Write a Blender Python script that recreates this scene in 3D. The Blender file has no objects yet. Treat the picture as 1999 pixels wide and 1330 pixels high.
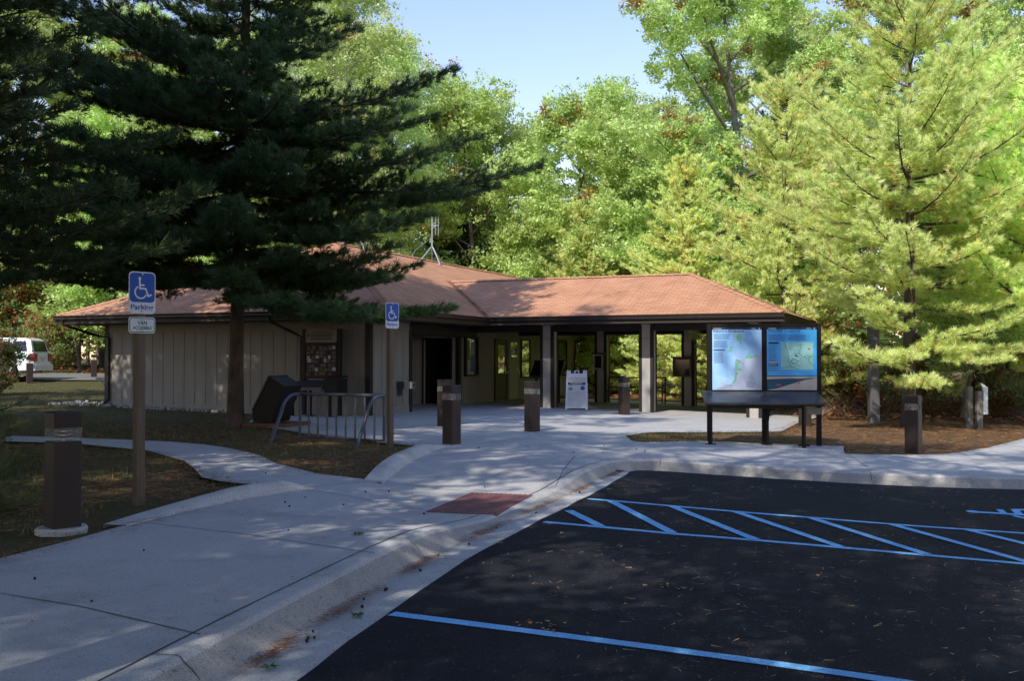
import bpy, bmesh, math, random
import numpy as np
from mathutils import Vector, Matrix
from mathutils.geometry import delaunay_2d_cdt

SC = bpy.context.scene
COL = SC.collection
PI = math.pi
rnd = random.Random(11)

# ------------------------------------------------------------------ helpers
def tag(o, label=None, cat=None, group=None, kind=None):
    if label: o['label'] = label
    if cat: o['category'] = cat
    if group: o['group'] = group
    if kind: o['kind'] = kind
    return o

def empty(name, loc=(0, 0, 0), rz=0.0, label=None, cat=None, group=None):
    o = bpy.data.objects.new(name, None)
    COL.objects.link(o)
    o.location = loc
    o.rotation_euler = (0, 0, rz)
    o.empty_display_size = 0.2
    return tag(o, label, cat, group)

class MB:
    """collects shapes, builds one mesh object"""
    def __init__(s):
        s.v, s.f, s.m, s.uv = [], [], [], {}
    def poly(s, pts, mi=0, uv=None):
        n = len(s.v)
        s.v += [tuple(p) for p in pts]
        if uv: s.uv[len(s.f)] = uv
        s.f.append(tuple(range(n, n + len(pts))))
        s.m.append(mi)
    def mesh(s, vs, fs, mi=0):
        n = len(s.v)
        s.v += [tuple(p) for p in vs]
        for f in fs:
            s.f.append(tuple(i + n for i in f)); s.m.append(mi)
    def box(s, x0, x1, y0, y1, z0, z1, mi=0, M=None):
        p = [Vector((x, y, z)) for z in (z0, z1) for y in (y0, y1) for x in (x0, x1)]
        if M is not None: p = [M @ q for q in p]
        s.mesh(p, [(0, 2, 3, 1), (4, 5, 7, 6), (0, 1, 5, 4), (2, 6, 7, 3), (0, 4, 6, 2), (1, 3, 7, 5)], mi)
    def cbox(s, c, sz, M=None, mi=0):
        s.box(c[0]-sz[0]/2, c[0]+sz[0]/2, c[1]-sz[1]/2, c[1]+sz[1]/2, c[2]-sz[2]/2, c[2]+sz[2]/2, mi, M)
    def chamfer_box(s, x0, x1, y0, y1, z0, z1, c, mi=0):
        """upright box with bevelled vertical and top edges"""
        def ring(d, z):
            return [(x0+d, y0+d+0*c, z)]
        def oct(d, z, e):
            a, b, g, h2 = x0+d, x1-d, y0+d, y1-d
            return [(a+e, g, z), (b-e, g, z), (b, g+e, z), (b, h2-e, z), (b-e, h2, z), (a+e, h2, z), (a, h2-e, z), (a, g+e, z)]
        rings = [oct(0, z0, c), oct(0, z1-c, c), oct(c, z1, c*.4)]
        vs = [p for r in rings for p in r]
        fs = []
        for k in range(2):
            for i in range(8):
                j = (i+1) % 8
                fs.append((k*8+i, k*8+j, k*8+8+j, k*8+8+i))
        fs.append(tuple(range(16, 24))); fs.append(tuple(range(7, -1, -1)))
        s.mesh(vs, fs, mi)
    def tube(s, pts, r, n=8, mi=0, cap=True):
        pts = [Vector(p) for p in pts]
        rs = r if hasattr(r, '__len__') else [r]*len(pts)
        up = Vector((0, 0, 1)); base = len(s.v)
        prev = None
        for i, p in enumerate(pts):
            d = (pts[min(i+1, len(pts)-1)] - pts[max(i-1, 0)])
            d = d.normalized() if d.length > 1e-9 else up
            if prev is None:
                a = d.cross(up if abs(d.z) < .95 else Vector((1, 0, 0))).normalized()
            else:
                a = (prev - d*prev.dot(d)).normalized()
            prev = a
            b = d.cross(a)
            for k in range(n):
                t = 2*PI*k/n
                s.v.append(tuple(p + (a*math.cos(t) + b*math.sin(t))*rs[i]))
        for i in range(len(pts)-1):
            for k in range(n):
                k2 = (k+1) % n
                s.f.append((base+i*n+k, base+i*n+k2, base+(i+1)*n+k2, base+(i+1)*n+k)); s.m.append(mi)
        if cap:
            s.f.append(tuple(base+k for k in range(n-1, -1, -1))); s.m.append(mi)
            e = base+(len(pts)-1)*n
            s.f.append(tuple(e+k for k in range(n))); s.m.append(mi)
    def prism(s, poly, d, mi=0):
        """extrude polygon (3d pts) along vector d"""
        n = len(poly); d = Vector(d)
        a = [Vector(p) for p in poly]; b = [p + d for p in a]
        fs = [tuple(range(n)), tuple(range(2*n-1, n-1, -1))]
        for i in range(n):
            j = (i+1) % n
            fs.append((i, n+i, n+j, j))
        s.mesh(a+b, fs, mi)
    def build(s, name, mats, parent=None, smooth=False, loc=None, fix=True):
        me = bpy.data.meshes.new(name)
        me.from_pydata(s.v, [], s.f)
        for m in (mats if isinstance(mats, (list, tuple)) else [mats]): me.materials.append(m)
        me.polygons.foreach_set('material_index', s.m)
        if s.uv:
            ul = me.uv_layers.new(name='UVMap')
            for fi, uv in s.uv.items():
                for k, li in enumerate(me.polygons[fi].loop_indices):
                    ul.data[li].uv = uv[k]
        if fix:
            bm = bmesh.new(); bm.from_mesh(me)
            bmesh.ops.recalc_face_normals(bm, faces=bm.faces[:])
            bm.to_mesh(me); bm.free()
        if smooth:
            me.polygons.foreach_set('use_smooth', [True]*len(me.polygons))
            if smooth != 'all':
                try: me.set_sharp_from_angle(angle=math.radians(40))
                except Exception: pass
        me.update()
        o = bpy.data.objects.new(name, me)
        COL.objects.link(o)
        if parent: o.parent = parent
        if loc: o.location = loc
        return o

def copy_tree(o, parent=None):
    c = o.copy(); COL.objects.link(c)
    if parent is not None: c.parent = parent
    for ch in [x for x in SC.objects if x.parent == o]:
        copy_tree(ch, c)
    return c

def np_mesh(name, verts, fsize, mats, col=None, parent=None, mi=None):
    """verts: (N*fsize,3) unshared, faces consecutive"""
    n = len(verts); nf = n//fsize
    me = bpy.data.meshes.new(name)
    me.vertices.add(n); me.vertices.foreach_set('co', np.ascontiguousarray(verts, dtype=np.float32).ravel())
    me.loops.add(n); me.loops.foreach_set('vertex_index', np.arange(n, dtype=np.int32))
    me.polygons.add(nf)
    me.polygons.foreach_set('loop_start', np.arange(0, n, fsize, dtype=np.int32))
    try: me.polygons.foreach_set('loop_total', np.full(nf, fsize, dtype=np.int32))
    except Exception: pass
    for m in mats: me.materials.append(m)
    if mi is not None: me.polygons.foreach_set('material_index', mi.astype(np.int32))
    if col is not None:
        at = me.attributes.new('col', 'FLOAT_COLOR', 'POINT')
        at.data.foreach_set('color', np.ascontiguousarray(col, dtype=np.float32).ravel())
    me.update(calc_edges=True)
    me.validate()
    o = bpy.data.objects.new(name, me); COL.objects.link(o)
    if parent: o.parent = parent
    return o

# ------------------------------------------------------------------ materials
def new_mat(name):
    m = bpy.data.materials.new(name); m.use_nodes = True
    nt = m.node_tree; nt.nodes.clear()
    out = nt.nodes.new('ShaderNodeOutputMaterial')
    b = nt.nodes.new('ShaderNodeBsdfPrincipled')
    nt.links.new(b.outputs[0], out.inputs[0])
    return m, nt, b, out

def N(nt, t, **kw):
    n = nt.nodes.new('ShaderNode'+t)
    for k, v in kw.items():
        if k in n.inputs: n.inputs[k].default_value = v
        else: setattr(n, k, v)
    return n

def noise(nt, vec, scale, detail=4, rough=.6):
    n = N(nt, 'TexNoise'); n.inputs['Scale'].default_value = scale
    n.inputs['Detail'].default_value = detail; n.inputs['Roughness'].default_value = rough
    if vec is not None: nt.links.new(vec, n.inputs['Vector'])
    return n.outputs['Fac']

def ramp(nt, fac, stops):
    r = N(nt, 'ValToRGB')
    while len(r.color_ramp.elements) > 1: r.color_ramp.elements.remove(r.color_ramp.elements[0])
    for i, (p, c) in enumerate(stops):
        e = r.color_ramp.elements[0] if i == 0 else r.color_ramp.elements.new(p)
        e.position = p; e.color = (*c, 1) if len(c) == 3 else c
    nt.links.new(fac, r.inputs[0])
    return r.outputs[0]

def mixc(nt, fac, a, b, blend='MIX'):
    m = N(nt, 'Mix', data_type='RGBA', blend_type=blend)
    for s, v in ((0, fac), (6, a), (7, b)):
        if hasattr(v, 'links') or hasattr(v, 'is_linked'): nt.links.new(v, m.inputs[s])
        else: m.inputs[s].default_value = v if s == 0 else (*v, 1)
    return m.outputs[2]

def math_n(nt, op, a, b=None, clamp=False):
    m = N(nt, 'Math', operation=op, use_clamp=clamp)
    for i, v in enumerate((a, b)):
        if v is None: continue
        if hasattr(v, 'is_linked'): nt.links.new(v, m.inputs[i])
        else: m.inputs[i].default_value = v
    return m.outputs[0]

def coords(nt, kind='Object', scale=None):
    tc = N(nt, 'TexCoord'); v = tc.outputs[kind]
    if scale:
        mp = N(nt, 'Mapping'); mp.inputs['Scale'].default_value = scale
        nt.links.new(v, mp.inputs[0]); v = mp.outputs[0]
    return v

def bump(nt, b, h, strength=.3, dist=.01):
    n = N(nt, 'Bump'); n.inputs['Strength'].default_value = strength; n.inputs['Distance'].default_value = dist
    nt.links.new(h, n.inputs['Height']); nt.links.new(n.outputs[0], b.inputs['Normal'])

def simple(name, c1, c2=None, scale=6, rough=.6, metal=0, fine=60, bmp=.15, spec=.4, stretch=None, dist=.004):
    m, nt, b, out = new_mat(name)
    c2 = c2 or tuple(x*.78 for x in c1)
    v = coords(nt, 'Object', stretch)
    f = noise(nt, v, scale, 5, .65)
    c = ramp(nt, f, [(.3, c2), (.7, c1)])
    f2 = noise(nt, v, fine, 3, .6)
    c = mixc(nt, .35, c, ramp(nt, f2, [(.35, tuple(x*.7 for x in c1)), (.65, tuple(min(1, x*1.18) for x in c1))]))
    nt.links.new(c, b.inputs['Base Color'])
    b.inputs['Roughness'].default_value = rough; b.inputs['Metallic'].default_value = metal
    b.inputs['Specular IOR Level'].default_value = spec
    if bmp: bump(nt, b, f2, bmp, dist)
    return m

MAT = {}
MAT['trim'] = simple('dark_brown_trim', (.020, .015, .013), (.013, .010, .009), 3, .55)
MAT['gutter'] = simple('dark_bronze_gutter', (.035, .026, .022), (.022, .017, .015), 5, .38, 0, 40, .05)
MAT['fascia'] = simple('brown_fascia', (.05, .036, .028), (.035, .025, .02), 4, .6, 0, 50, .1, .3, (1, 1, 8))
MAT['siding'] = simple('tan_wood_siding', (.29, .265, .225), (.225, .205, .17), 1.3, .8, 0, 34, .25, .25, (3, 3, .5))
MAT['grey_board'] = simple('grey_painted_board', (.43, .40, .37), (.36, .335, .305), 1.5, .7, 0, 40, .2, .3, (3, 3, .4))
MAT['soffit'] = simple('brown_soffit', (.10, .075, .055), (.075, .055, .04), 2, .8, 0, 40, .1)
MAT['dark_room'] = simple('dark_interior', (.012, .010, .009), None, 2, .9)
MAT['bollard'] = simple('bronze_bollard_paint', (.042, .027, .023), (.030, .020, .017), 3, .5, 0, 30, .1, .35)
MAT['bollard_cap'] = simple('bronze_bollard_cap', (.034, .022, .019), (.026, .018, .015), 3, .5, 0, 30, .1, .35)
MAT['black_metal'] = simple('black_powder_coat', (.014, .013, .014), (.010, .009, .010), 4, .45, 0, 80, .05)
MAT['kiosk_brown'] = simple('dark_bronze_kiosk', (.014, .012, .011), (.010, .008, .008), 4, .5, 0, 60, .05, .2)
MAT['steel'] = simple('brushed_steel', (.55, .55, .55), (.45, .45, .46), 5, .3, .9, 90, .05)
MAT['galv'] = simple('galvanised_pipe', (.52, .53, .54), (.40, .41, .43), 6, .45, .5, 50, .08)
MAT['rack'] = simple('grey_blue_pipe', (.105, .115, .14), (.07, .08, .10), 6, .42, .35, 60, .08)
MAT['wood_post'] = simple('weathered_wood', (.19, .145, .105), (.11, .08, .055), 3, .85, 0, 22, .5, .2, (9, 9, .7))
MAT['grey_wood'] = simple('grey_weathered_wood', (.22, .205, .18), (.13, .12, .10), 3, .85, 0, 22, .5, .2, (9, 9, .7))
MAT['white_paint'] = simple('white_sign_paint', (.78, .79, .80), (.70, .71, .73), 4, .5, 0, 60, .03)
MAT['sign_blue'] = simple('sign_blue', (.012, .10, .46), (.010, .085, .40), 5, .45, 0, 60, .03)
MAT['sign_green'] = simple('sign_green', (.012, .17, .10), None, 5, .5)
MAT['ink'] = simple('dark_ink', (.02, .03, .06), None, 8, .6)
MAT['ink_soft'] = simple('soft_ink', (.10, .17, .30), (.08, .14, .25), 8, .6)
MAT['ink_grey'] = simple('grey_ink', (.36, .40, .44), (.33, .37, .41), 8, .6)
MAT['plastic_white'] = simple('white_plastic', (.75, .77, .80), (.68, .70, .74), 3, .45, 0, 30, .05)
MAT['tyre'] = simple('tyre_rubber', (.02, .02, .02), None, 6, .8)
MAT['car_white'] = simple('white_car_paint', (.78, .78, .78), (.72, .72, .72), 2, .25, 0, 20, 0, .6)
MAT['car_green'] = simple('green_stripe_paint', (.01, .22, .15), None, 2, .3)
MAT['tail_red'] = simple('red_tail_light', (.22, .01, .01), (.15, .01, .01), 6, .2)
MAT['car_glass'] = simple('dark_car_glass', (.015, .017, .017), None, 2, .06, 0, 20, 0, .7)
MAT['stone'] = simple('grey_stone', (.36, .34, .31), (.20, .19, .18), 8, .85, 0, 40, .3)
MAT['cone'] = simple('pine_cone_brown', (.05, .025, .015), (.03, .016, .01), 20, .8)
MAT['brown_curbwood'] = simple('rusty_timber', (.17, .085, .05), (.11, .055, .033), 5, .8)
MAT['paper_yellow'] = simple('yellow_paper', (.12, .115, .065), (.09, .085, .045), 20, .8)
MAT['paper_white'] = simple('white_paper', (.62, .62, .62), None, 20, .8)
MAT['paper_lilac'] = simple('lilac_paper', (.11, .105, .16), None, 20, .8)
MAT['cream_dim'] = simple('dim_cream_paper', (.15, .145, .10), None, 20, .8)
MAT['cork'] = simple('orange_cork_board', (.06, .025, .009), (.04, .018, .008), 30, .85)
MAT['cream_sign'] = simple('cream_sign_board', (.22, .205, .14), (.19, .18, .12), 5, .7)
MAT['map_green'] = simple('map_green', (.24, .58, .40), (.20, .50, .36), 14, .5)
MAT['map_pale'] = simple('map_pale_land', (.50, .56, .70), (.44, .50, .66), 6, .5)
MAT['map_teal'] = simple('map_teal', (.33, .66, .62), (.30, .60, .58), 4, .5)
MAT['sand'] = simple('photo_sand', (.62, .57, .50), (.52, .48, .43), 8, .5)
MAT['deep_water'] = simple('photo_water', (.02, .10, .16), (.012, .06, .10), 8, .4)
MAT['pink'] = simple('pink_print', (.55, .16, .20), None, 8, .6)

def mk_panel(name, a, b, c):
    m, nt, bs, out = new_mat(name)
    v = coords(nt, 'Object')
    f = noise(nt, v, 2.2, 3, .5)
    nt.links.new(ramp(nt, f, [(.3, a), (.52, b), (.75, c)]), bs.inputs['Base Color'])
    bs.inputs['Roughness'].default_value = .35
    return m
MAT['lake_panel'] = mk_panel('lake_map_print', (.20, .46, .86), (.34, .60, .92), (.62, .80, .97))
MAT['camp_panel'] = mk_panel('camp_map_print', (.04, .36, .84), (.06, .44, .90), (.14, .55, .94))

def mk_glass(name, tint, mixf):
    m, nt, b, out = new_mat(name)
    b.inputs['Base Color'].default_value = (*tint, 1); b.inputs['Roughness'].default_value = .3
    g = N(nt, 'BsdfGlossy'); g.inputs['Roughness'].default_value = .015
    v = coords(nt, 'Object')
    bp = N(nt, 'Bump'); bp.inputs['Strength'].default_value = .05; bp.inputs['Distance'].default_value = .02
    nt.links.new(noise(nt, v, 2.5, 2), bp.inputs['Height']); nt.links.new(bp.outputs[0], g.inputs['Normal'])
    mx = N(nt, 'MixShader'); mx.inputs[0].default_value = mixf
    nt.links.new(b.outputs[0], mx.inputs[1]); nt.links.new(g.outputs[0], mx.inputs[2]); nt.links.new(mx.outputs[0], out.inputs[0])
    return m
MAT['window'] = mk_glass('window_glass', (.02, .022, .02), .62)
MAT['case_glass'] = mk_glass('display_case_glass', (.10, .12, .14), .25)
def mk_lens():
    m, nt, b, out = new_mat('clear_lamp_lens')
    b.inputs['Base Color'].default_value = (.8, .8, .78, 1); b.inputs['Roughness'].default_value = .08
    t = N(nt, 'BsdfTransparent'); t.inputs[0].default_value = (.92, .92, .92, 1)
    mx = N(nt, 'MixShader'); mx.inputs[0].default_value = .88
    nt.links.new(b.outputs[0], mx.inputs[1]); nt.links.new(t.outputs[0], mx.inputs[2]); nt.links.new(mx.outputs[0], out.inputs[0])
    return m
MAT['lens'] = mk_lens()

def mk_roof():
    m, nt, b, out = new_mat('reddish_shingles')
    uv = coords(nt, 'UV')
    br = N(nt, 'TexBrick'); nt.links.new(uv, br.inputs['Vector'])
    br.inputs['Scale'].default_value = 1; br.inputs['Brick Width'].default_value = .30; br.inputs['Row Height'].default_value = .14
    br.inputs['Mortar Size'].default_value = .018; br.inputs['Mortar Smooth'].default_value = .3; br.inputs['Bias'].default_value = 0
    br.inputs['Color1'].default_value = (.66, .345, .19, 1); br.inputs['Color2'].default_value = (.42, .20, .112, 1)
    br.inputs['Mortar'].default_value = (.15, .065, .045, 1)
    f = noise(nt, uv, 1.1, 5, .65); f2 = noise(nt, uv, 55, 3, .7)
    c = mixc(nt, .5, br.outputs[0], ramp(nt, f, [(.3, (.36, .17, .095)), (.7, (.68, .365, .205))]))
    c = mixc(nt, .3, c, ramp(nt, f2, [(.35, (.22, .09, .05)), (.65, (.70, .34, .19))]))
    st = N(nt, 'Mapping'); st.inputs['Scale'].default_value = (3.2, .22, 1); nt.links.new(uv, st.inputs[0])
    c = mixc(nt, math_n(nt, 'MULTIPLY', ramp(nt, noise(nt, st.outputs[0], 1.0, 4), [(.55, (0, 0, 0)), (.8, (1, 1, 1))]), .35), c, (.16, .085, .065))
    nt.links.new(c, b.inputs['Base Color']); b.inputs['Roughness'].default_value = .9; b.inputs['Specular IOR Level'].default_value = .2
    bump(nt, b, br.outputs['Fac'], -.6, .01)
    return m
MAT['roof'] = mk_roof()

def mk_concrete(name, a, bcol, stain, rough=.85):
    m, nt, b, out = new_mat(name)
    v = coords(nt, 'Object')
    f = noise(nt, v, .45, 6, .6); f2 = noise(nt, v, 3.2, 5, .7); f3 = noise(nt, v, 90, 3, .75)
    c = ramp(nt, f, [(.3, bcol), (.7, a)])
    c = mixc(nt, .45, c, ramp(nt, f2, [(.3, stain), (.62, a)]))
    c = mixc(nt, .55, c, ramp(nt, f3, [(.33, tuple(x*.40 for x in a)), (.62, tuple(min(1, x*1.30) for x in a))]))
    st = noise(nt, v, 1.1, 7, .75)
    c = mixc(nt, math_n(nt, 'MULTIPLY', ramp(nt, st, [(.52, (0, 0, 0)), (.70, (1, 1, 1))]), .45), c, tuple(x*.55 for x in stain))
    sp = math_n(nt, 'GREATER_THAN', noise(nt, v, 38, 2, .5), .67)
    c = mixc(nt, math_n(nt, 'MULTIPLY', sp, .6), c, (.10, .085, .07))
    nt.links.new(c, b.inputs['Base Color']); b.inputs['Roughness'].default_value = rough
    b.inputs['Specular IOR Level'].default_value = .3
    bump(nt, b, f3, .45, .006)
    return m
MAT['concrete'] = mk_concrete('broom_finish_concrete', (.50, .48, .46), (.40, .38, .365), (.30, .285, .27))
MAT['kerb'] = mk_concrete('kerb_concrete', (.53, .51, .48), (.42, .405, .38), (.31, .295, .27))
MAT['joint'] = simple('dark_joint', (.07, .055, .045), (.045, .035, .03), 12, .95)

def mk_asphalt():
    m, nt, b, out = new_mat('sealed_asphalt')
    v = coords(nt, 'Object')
    f = noise(nt, v, .5, 5, .6); f3 = noise(nt, v, 130, 3, .8)
    c = ramp(nt, f, [(.3, (.011, .011, .015)), (.7, (.019, .019, .025))])
    c = mixc(nt, .5, c, ramp(nt, f3, [(.35, (.006, .006, .008)), (.62, (.045, .044, .048))]))
    c = mixc(nt, .55, c, ramp(nt, noise(nt, v, 1.3, 6, .7), [(.42, (.006, .006, .009)), (.60, (.018, .018, .024)), (.75, (.055, .055, .064))]))
    sp = math_n(nt, 'GREATER_THAN', noise(nt, v, 48, 2, .5), .675)
    c = mixc(nt, math_n(nt, 'MULTIPLY', sp, .5), c, (.20, .185, .16))
    w = N(nt, 'TexWave'); w.inputs['Scale'].default_value = .16; w.inputs['Distortion'].default_value = 14; w.inputs['Detail'].default_value = 2
    nt.links.new(v, w.inputs['Vector'])
    sc = ramp(nt, w.outputs['Fac'], [(.985, (0, 0, 0)), (1.0, (1, 1, 1))])
    c = mixc(nt, math_n(nt, 'MULTIPLY', sc, .0), c, (.12, .12, .14))
    nt.links.new(c, b.inputs['Base Color']); b.inputs['Roughness'].default_value = .85
    b.inputs['Specular IOR Level'].default_value = .14
    bump(nt, b, f3, .5, .006)
    return m
MAT['asphalt'] = mk_asphalt()
def mk_line():
    m, nt, b, out = new_mat('blue_road_paint')
    v = coords(nt, 'Object')
    f3 = noise(nt, v, 70, 3, .8); f = noise(nt, v, 4, 4)
    c = ramp(nt, f, [(.3, (.16, .50, .88)), (.7, (.22, .58, .97))])
    c = mixc(nt, ramp(nt, f3, [(.54, (0, 0, 0)), (.66, (1, 1, 1))]), c, (.035, .09, .18))
    vo = N(nt, 'TexVoronoi', feature='DISTANCE_TO_EDGE'); vo.inputs['Scale'].default_value = 5; nt.links.new(v, vo.inputs['Vector'])
    cr = ramp(nt, vo.outputs[0], [(.0, (1, 1, 1)), (.012, (0, 0, 0))])
    c = mixc(nt, math_n(nt, 'MULTIPLY', cr, .35), c, (.03, .06, .11))
    nt.links.new(c, b.inputs['Base Color']); b.inputs['Roughness'].default_value = .7
    return m
MAT['line'] = mk_line()

def mk_ground():
    m, nt, b, out = new_mat('forest_ground')
    v = coords(nt, 'Object')
    f = noise(nt, v, .35, 6, .65); f2 = noise(nt, v, 5, 5, .7); f3 = noise(nt, v, 45, 4, .75)
    brown = ramp(nt, f2, [(.28, (.075, .042, .022)), (.5, (.15, .085, .042)), (.72, (.27, .15, .075))])
    green = ramp(nt, f2, [(.3, (.030, .042, .012)), (.6, (.075, .095, .026)), (.8, (.14, .13, .045))])
    sx = N(nt, 'SeparateXYZ'); nt.links.new(v, sx.inputs[0])
    gx = math_n(nt, 'MULTIPLY', math_n(nt, 'ADD', sx.outputs[0], 2.0), -.03)          # greener to the left
    fac = math_n(nt, 'ADD', math_n(nt, 'ADD', f, gx), -.42)
    fac = math_n(nt, 'MULTIPLY', fac, 4.0, True)
    c = mixc(nt, fac, brown, green)
    c = mixc(nt, .45, c, ramp(nt, f3, [(.35, (.035, .022, .013)), (.65, (.26, .17, .09))]), 'MIX')
    nt.links.new(c, b.inputs['Base Color']); b.inputs['Roughness'].default_value = .95; b.inputs['Specular IOR Level'].default_value = .1
    bump(nt, b, f3, .9, .03)
    return m
MAT['ground'] = mk_ground()

def mk_foliage(name, trans=.35, gain=1.0, var=.12, spec=.25, rough=.55):
    m, nt, b, out = new_mat(name)
    a = N(nt, 'Attribute'); a.attribute_name = 'col'
    oi = N(nt, 'ObjectInfo')
    hsv = N(nt, 'HueSaturation')
    nt.links.new(a.outputs['Color'], hsv.inputs['Color'])
    nt.links.new(math_n(nt, 'ADD', math_n(nt, 'MULTIPLY', oi.outputs['Random'], var*.16), .5-var*.12), hsv.inputs['Hue'])
    nt.links.new(math_n(nt, 'ADD', math_n(nt, 'MULTIPLY', oi.outputs['Random'], .25), gain-.12), hsv.inputs['Value'])
    nt.links.new(hsv.outputs[0], b.inputs['Base Color'])
    b.inputs['Roughness'].default_value = rough; b.inputs['Specular IOR Level'].default_value = spec
    t = N(nt, 'BsdfTranslucent'); nt.links.new(hsv.outputs[0], t.inputs[0])
    mx = N(nt, 'MixShader'); mx.inputs[0].default_value = trans
    nt.links.new(b.outputs[0], mx.inputs[1]); nt.links.new(t.outputs[0], mx.inputs[2]); nt.links.new(mx.outputs[0], out.inputs[0])
    return m
MAT['needle'] = mk_foliage('pine_needles', .42, 1.07)
MAT['leaf'] = mk_foliage('broad_leaves', .48, 1.13, .12, .45, .42)
MAT['grass'] = mk_foliage('grass_blades', .3)
MAT['litter'] = mk_foliage('dead_needles', .1)

def mk_bark(name, a, bcol, sc=(5, 5, 1.2)):
    m, nt, b, out = new_mat(name)
    v = coords(nt, 'Object', sc)
    f = noise(nt, v, 3, 6, .75)
    c = ramp(nt, f, [(.3, bcol), (.7, a)])
    c = mixc(nt, .4, c, ramp(nt, noise(nt, coords(nt), 2.2, 4), [(.4, bcol), (.6, a)]))
    nt.links.new(c, b.inputs['Base Color']); b.inputs['Roughness'].default_value = .9; b.inputs['Specular IOR Level'].default_value = .15
    bump(nt, b, f, 1.0, .03)
    return m
MAT['bark_pine'] = mk_bark('pine_bark', (.17, .13, .105), (.05, .037, .03))
MAT['bark_grey'] = mk_bark('grey_bark', (.30, .26, .215), (.12, .10, .08))
MAT['bark_pale'] = mk_bark('pale_aspen_bark', (.58, .56, .50), (.30, .28, .24), (2, 2, 4))
MAT['twig'] = mk_bark('dry_twig', (.22, .15, .10), (.10, .065, .04))

# ------------------------------------------------------------------ land form
def softp(x, s=.6):
    return x if x/s > 30 else s*math.log1p(math.exp(x/s))
def sstep(x, a, b):
    t = min(1, max(0, (x-a)/(b-a))); return t*t*(3-2*t)
def height(X, Y):
    r = -.45*(1-math.exp(-.045*softp(X-2)/.45))
    f = 1 if Y < 30 else max(.4, 1-.06*(Y-30))
    l = .015*softp(-X-5)*sstep(Y, 10, 15) + .028*max(0, Y-30)*sstep(-X, 6, 12)
    return r*f + min(l, 1.2)
def ramp_dip(X, Y):
    px, py = X+.35, Y-11.85
    a = px*.262+py*.965; n = px*.965-py*.262
    c = .62-n
    return -.125*(1-sstep(abs(a), .9, 2.9))*(1-sstep(c, 1.1, 2.9))
def pave(X, Y):
    return height(X, Y)+ramp_dip(X, Y)

# kerb flow line, from behind the camera round to the right
FLOW = [(-3.30, -3.0), (-2.25, 2.0), (-1.56, 5.3), (-1.22, 6.8), (-.72, 8.75), (.0, 10.95), (.82, 13.25), (1.50, 15.25),
        (1.66, 15.62), (1.92, 15.83), (2.28, 15.80), (3.10, 15.50), (4.2, 15.17), (5.26, 14.92), (6.4, 14.82), (7.6, 14.85), (10.5, 15.1), (16, 16.0), (30, 18.6)]
GUT = [.42, .42, .40, .38, .35, .34, .30, .22, .17, .14, .13, .13, .12, .12, .12, .12, .12, .12, .12]
def smooth_line(pts, vals, n=5):
    P = [Vector((p[0], p[1], 0)) for p in pts]; out = []; ov = []
    for i in range(len(P)-1):
        p0, p1, p2, p3 = P[max(i-1, 0)], P[i], P[i+1], P[min(i+2, len(P)-1)]
        for k in range(n):
            t = k/n
            q = .5*((2*p1)+(p2-p0)*t+(2*p0-5*p1+4*p2-p3)*t*t+(3*p1-p0-3*p2+p3)*t**3)
            out.append(q); ov.append(vals[i]*(1-t)+vals[i+1]*t)
    out.append(P[-1]); ov.append(vals[-1])
    return out, ov
FL, GW = smooth_line(FLOW, GUT)
def left_normal(L, i):
    d = (L[min(i+1, len(L)-1)]-L[max(i-1, 0)]).normalized()
    return Vector((-d.y, d.x, 0))
def offset(L, d):
    return [p+left_normal(L, i)*(d[i] if hasattr(d, '__len__') else d) for i, p in enumerate(L)]

def sheet(name, boundary, zfn, mat, step=.35, lift=0.0, inside=None, holes=()):
    bx = [Vector((p[0], p[1])) for p in boundary]
    xs = [p.x for p in bx]; ys = [p.y for p in bx]
    pts = list(bx); n = len(bx)
    def inp(x, y):
        c = False; j = n-1
        for i in range(n):
            a, b = bx[i], bx[j]
            if (a.y > y) != (b.y > y) and x < (b.x-a.x)*(y-a.y)/(b.y-a.y)+a.x: c = not c
            j = i
        return c
    y = min(ys)
    while y < max(ys):
        x = min(xs)
        while x < max(xs):
            if inp(x, y): pts.append(Vector((x+.011, y+.007)))
            x += step
        y += step
    r = delaunay_2d_cdt(pts, [], [list(range(n))], 1, 1e-5)
    me = bpy.data.meshes.new(name)
    me.from_pydata([(p.x, p.y, zfn(p.x, p.y)+lift) for p in r[0]], [], [tuple(f) for f in r[2]])
    me.materials.append(mat)
    bm = bmesh.new(); bm.from_mesh(me)
    for f in bm.faces:
        f.normal_update()
        if f.normal.z < 0: f.normal_flip()
        f.smooth = True
    bm.to_mesh(me); bm.free()
    o = bpy.data.objects.new(name, me); COL.objects.link(o)
    return o

def sweep(name, L, prof, mat, parent=None, shade_rows=None):
    """prof(i) -> list of (offset_left, z)"""
    mb = MB(); K = None
    for i, p in enumerate(L):
        nrm = left_normal(L, i); pr = prof(i, p)
        K = len(pr)
        for o_, z in pr:
            q = p+nrm*o_; mb.v.append((q.x, q.y, z))
    for i in range(len(L)-1):
        for k in range(K-1):
            mb.f.append((i*K+k, (i+1)*K+k, (i+1)*K+k+1, i*K+k+1)); mb.m.append(1 if shade_rows and k in shade_rows else 0)
    return mb.build(name, mat, parent, smooth=True)

# asphalt
asp_edge = offset(FL, [-g for g in GW])
asp_poly = [(p.x+rnd.uniform(-.012, .012), p.y+rnd.uniform(-.012, .012)) for p in asp_edge] + [(34, 12), (34, -6), (-4.2, -6)]
def z_lot(X, Y): return height(X, Y)-.15
lot = tag(sheet('parking_lot', asp_poly, z_lot, MAT['asphalt'], .6, .004), kind='structure')
tag(lot, 'dark sealed asphalt parking lot in the foreground')

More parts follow.
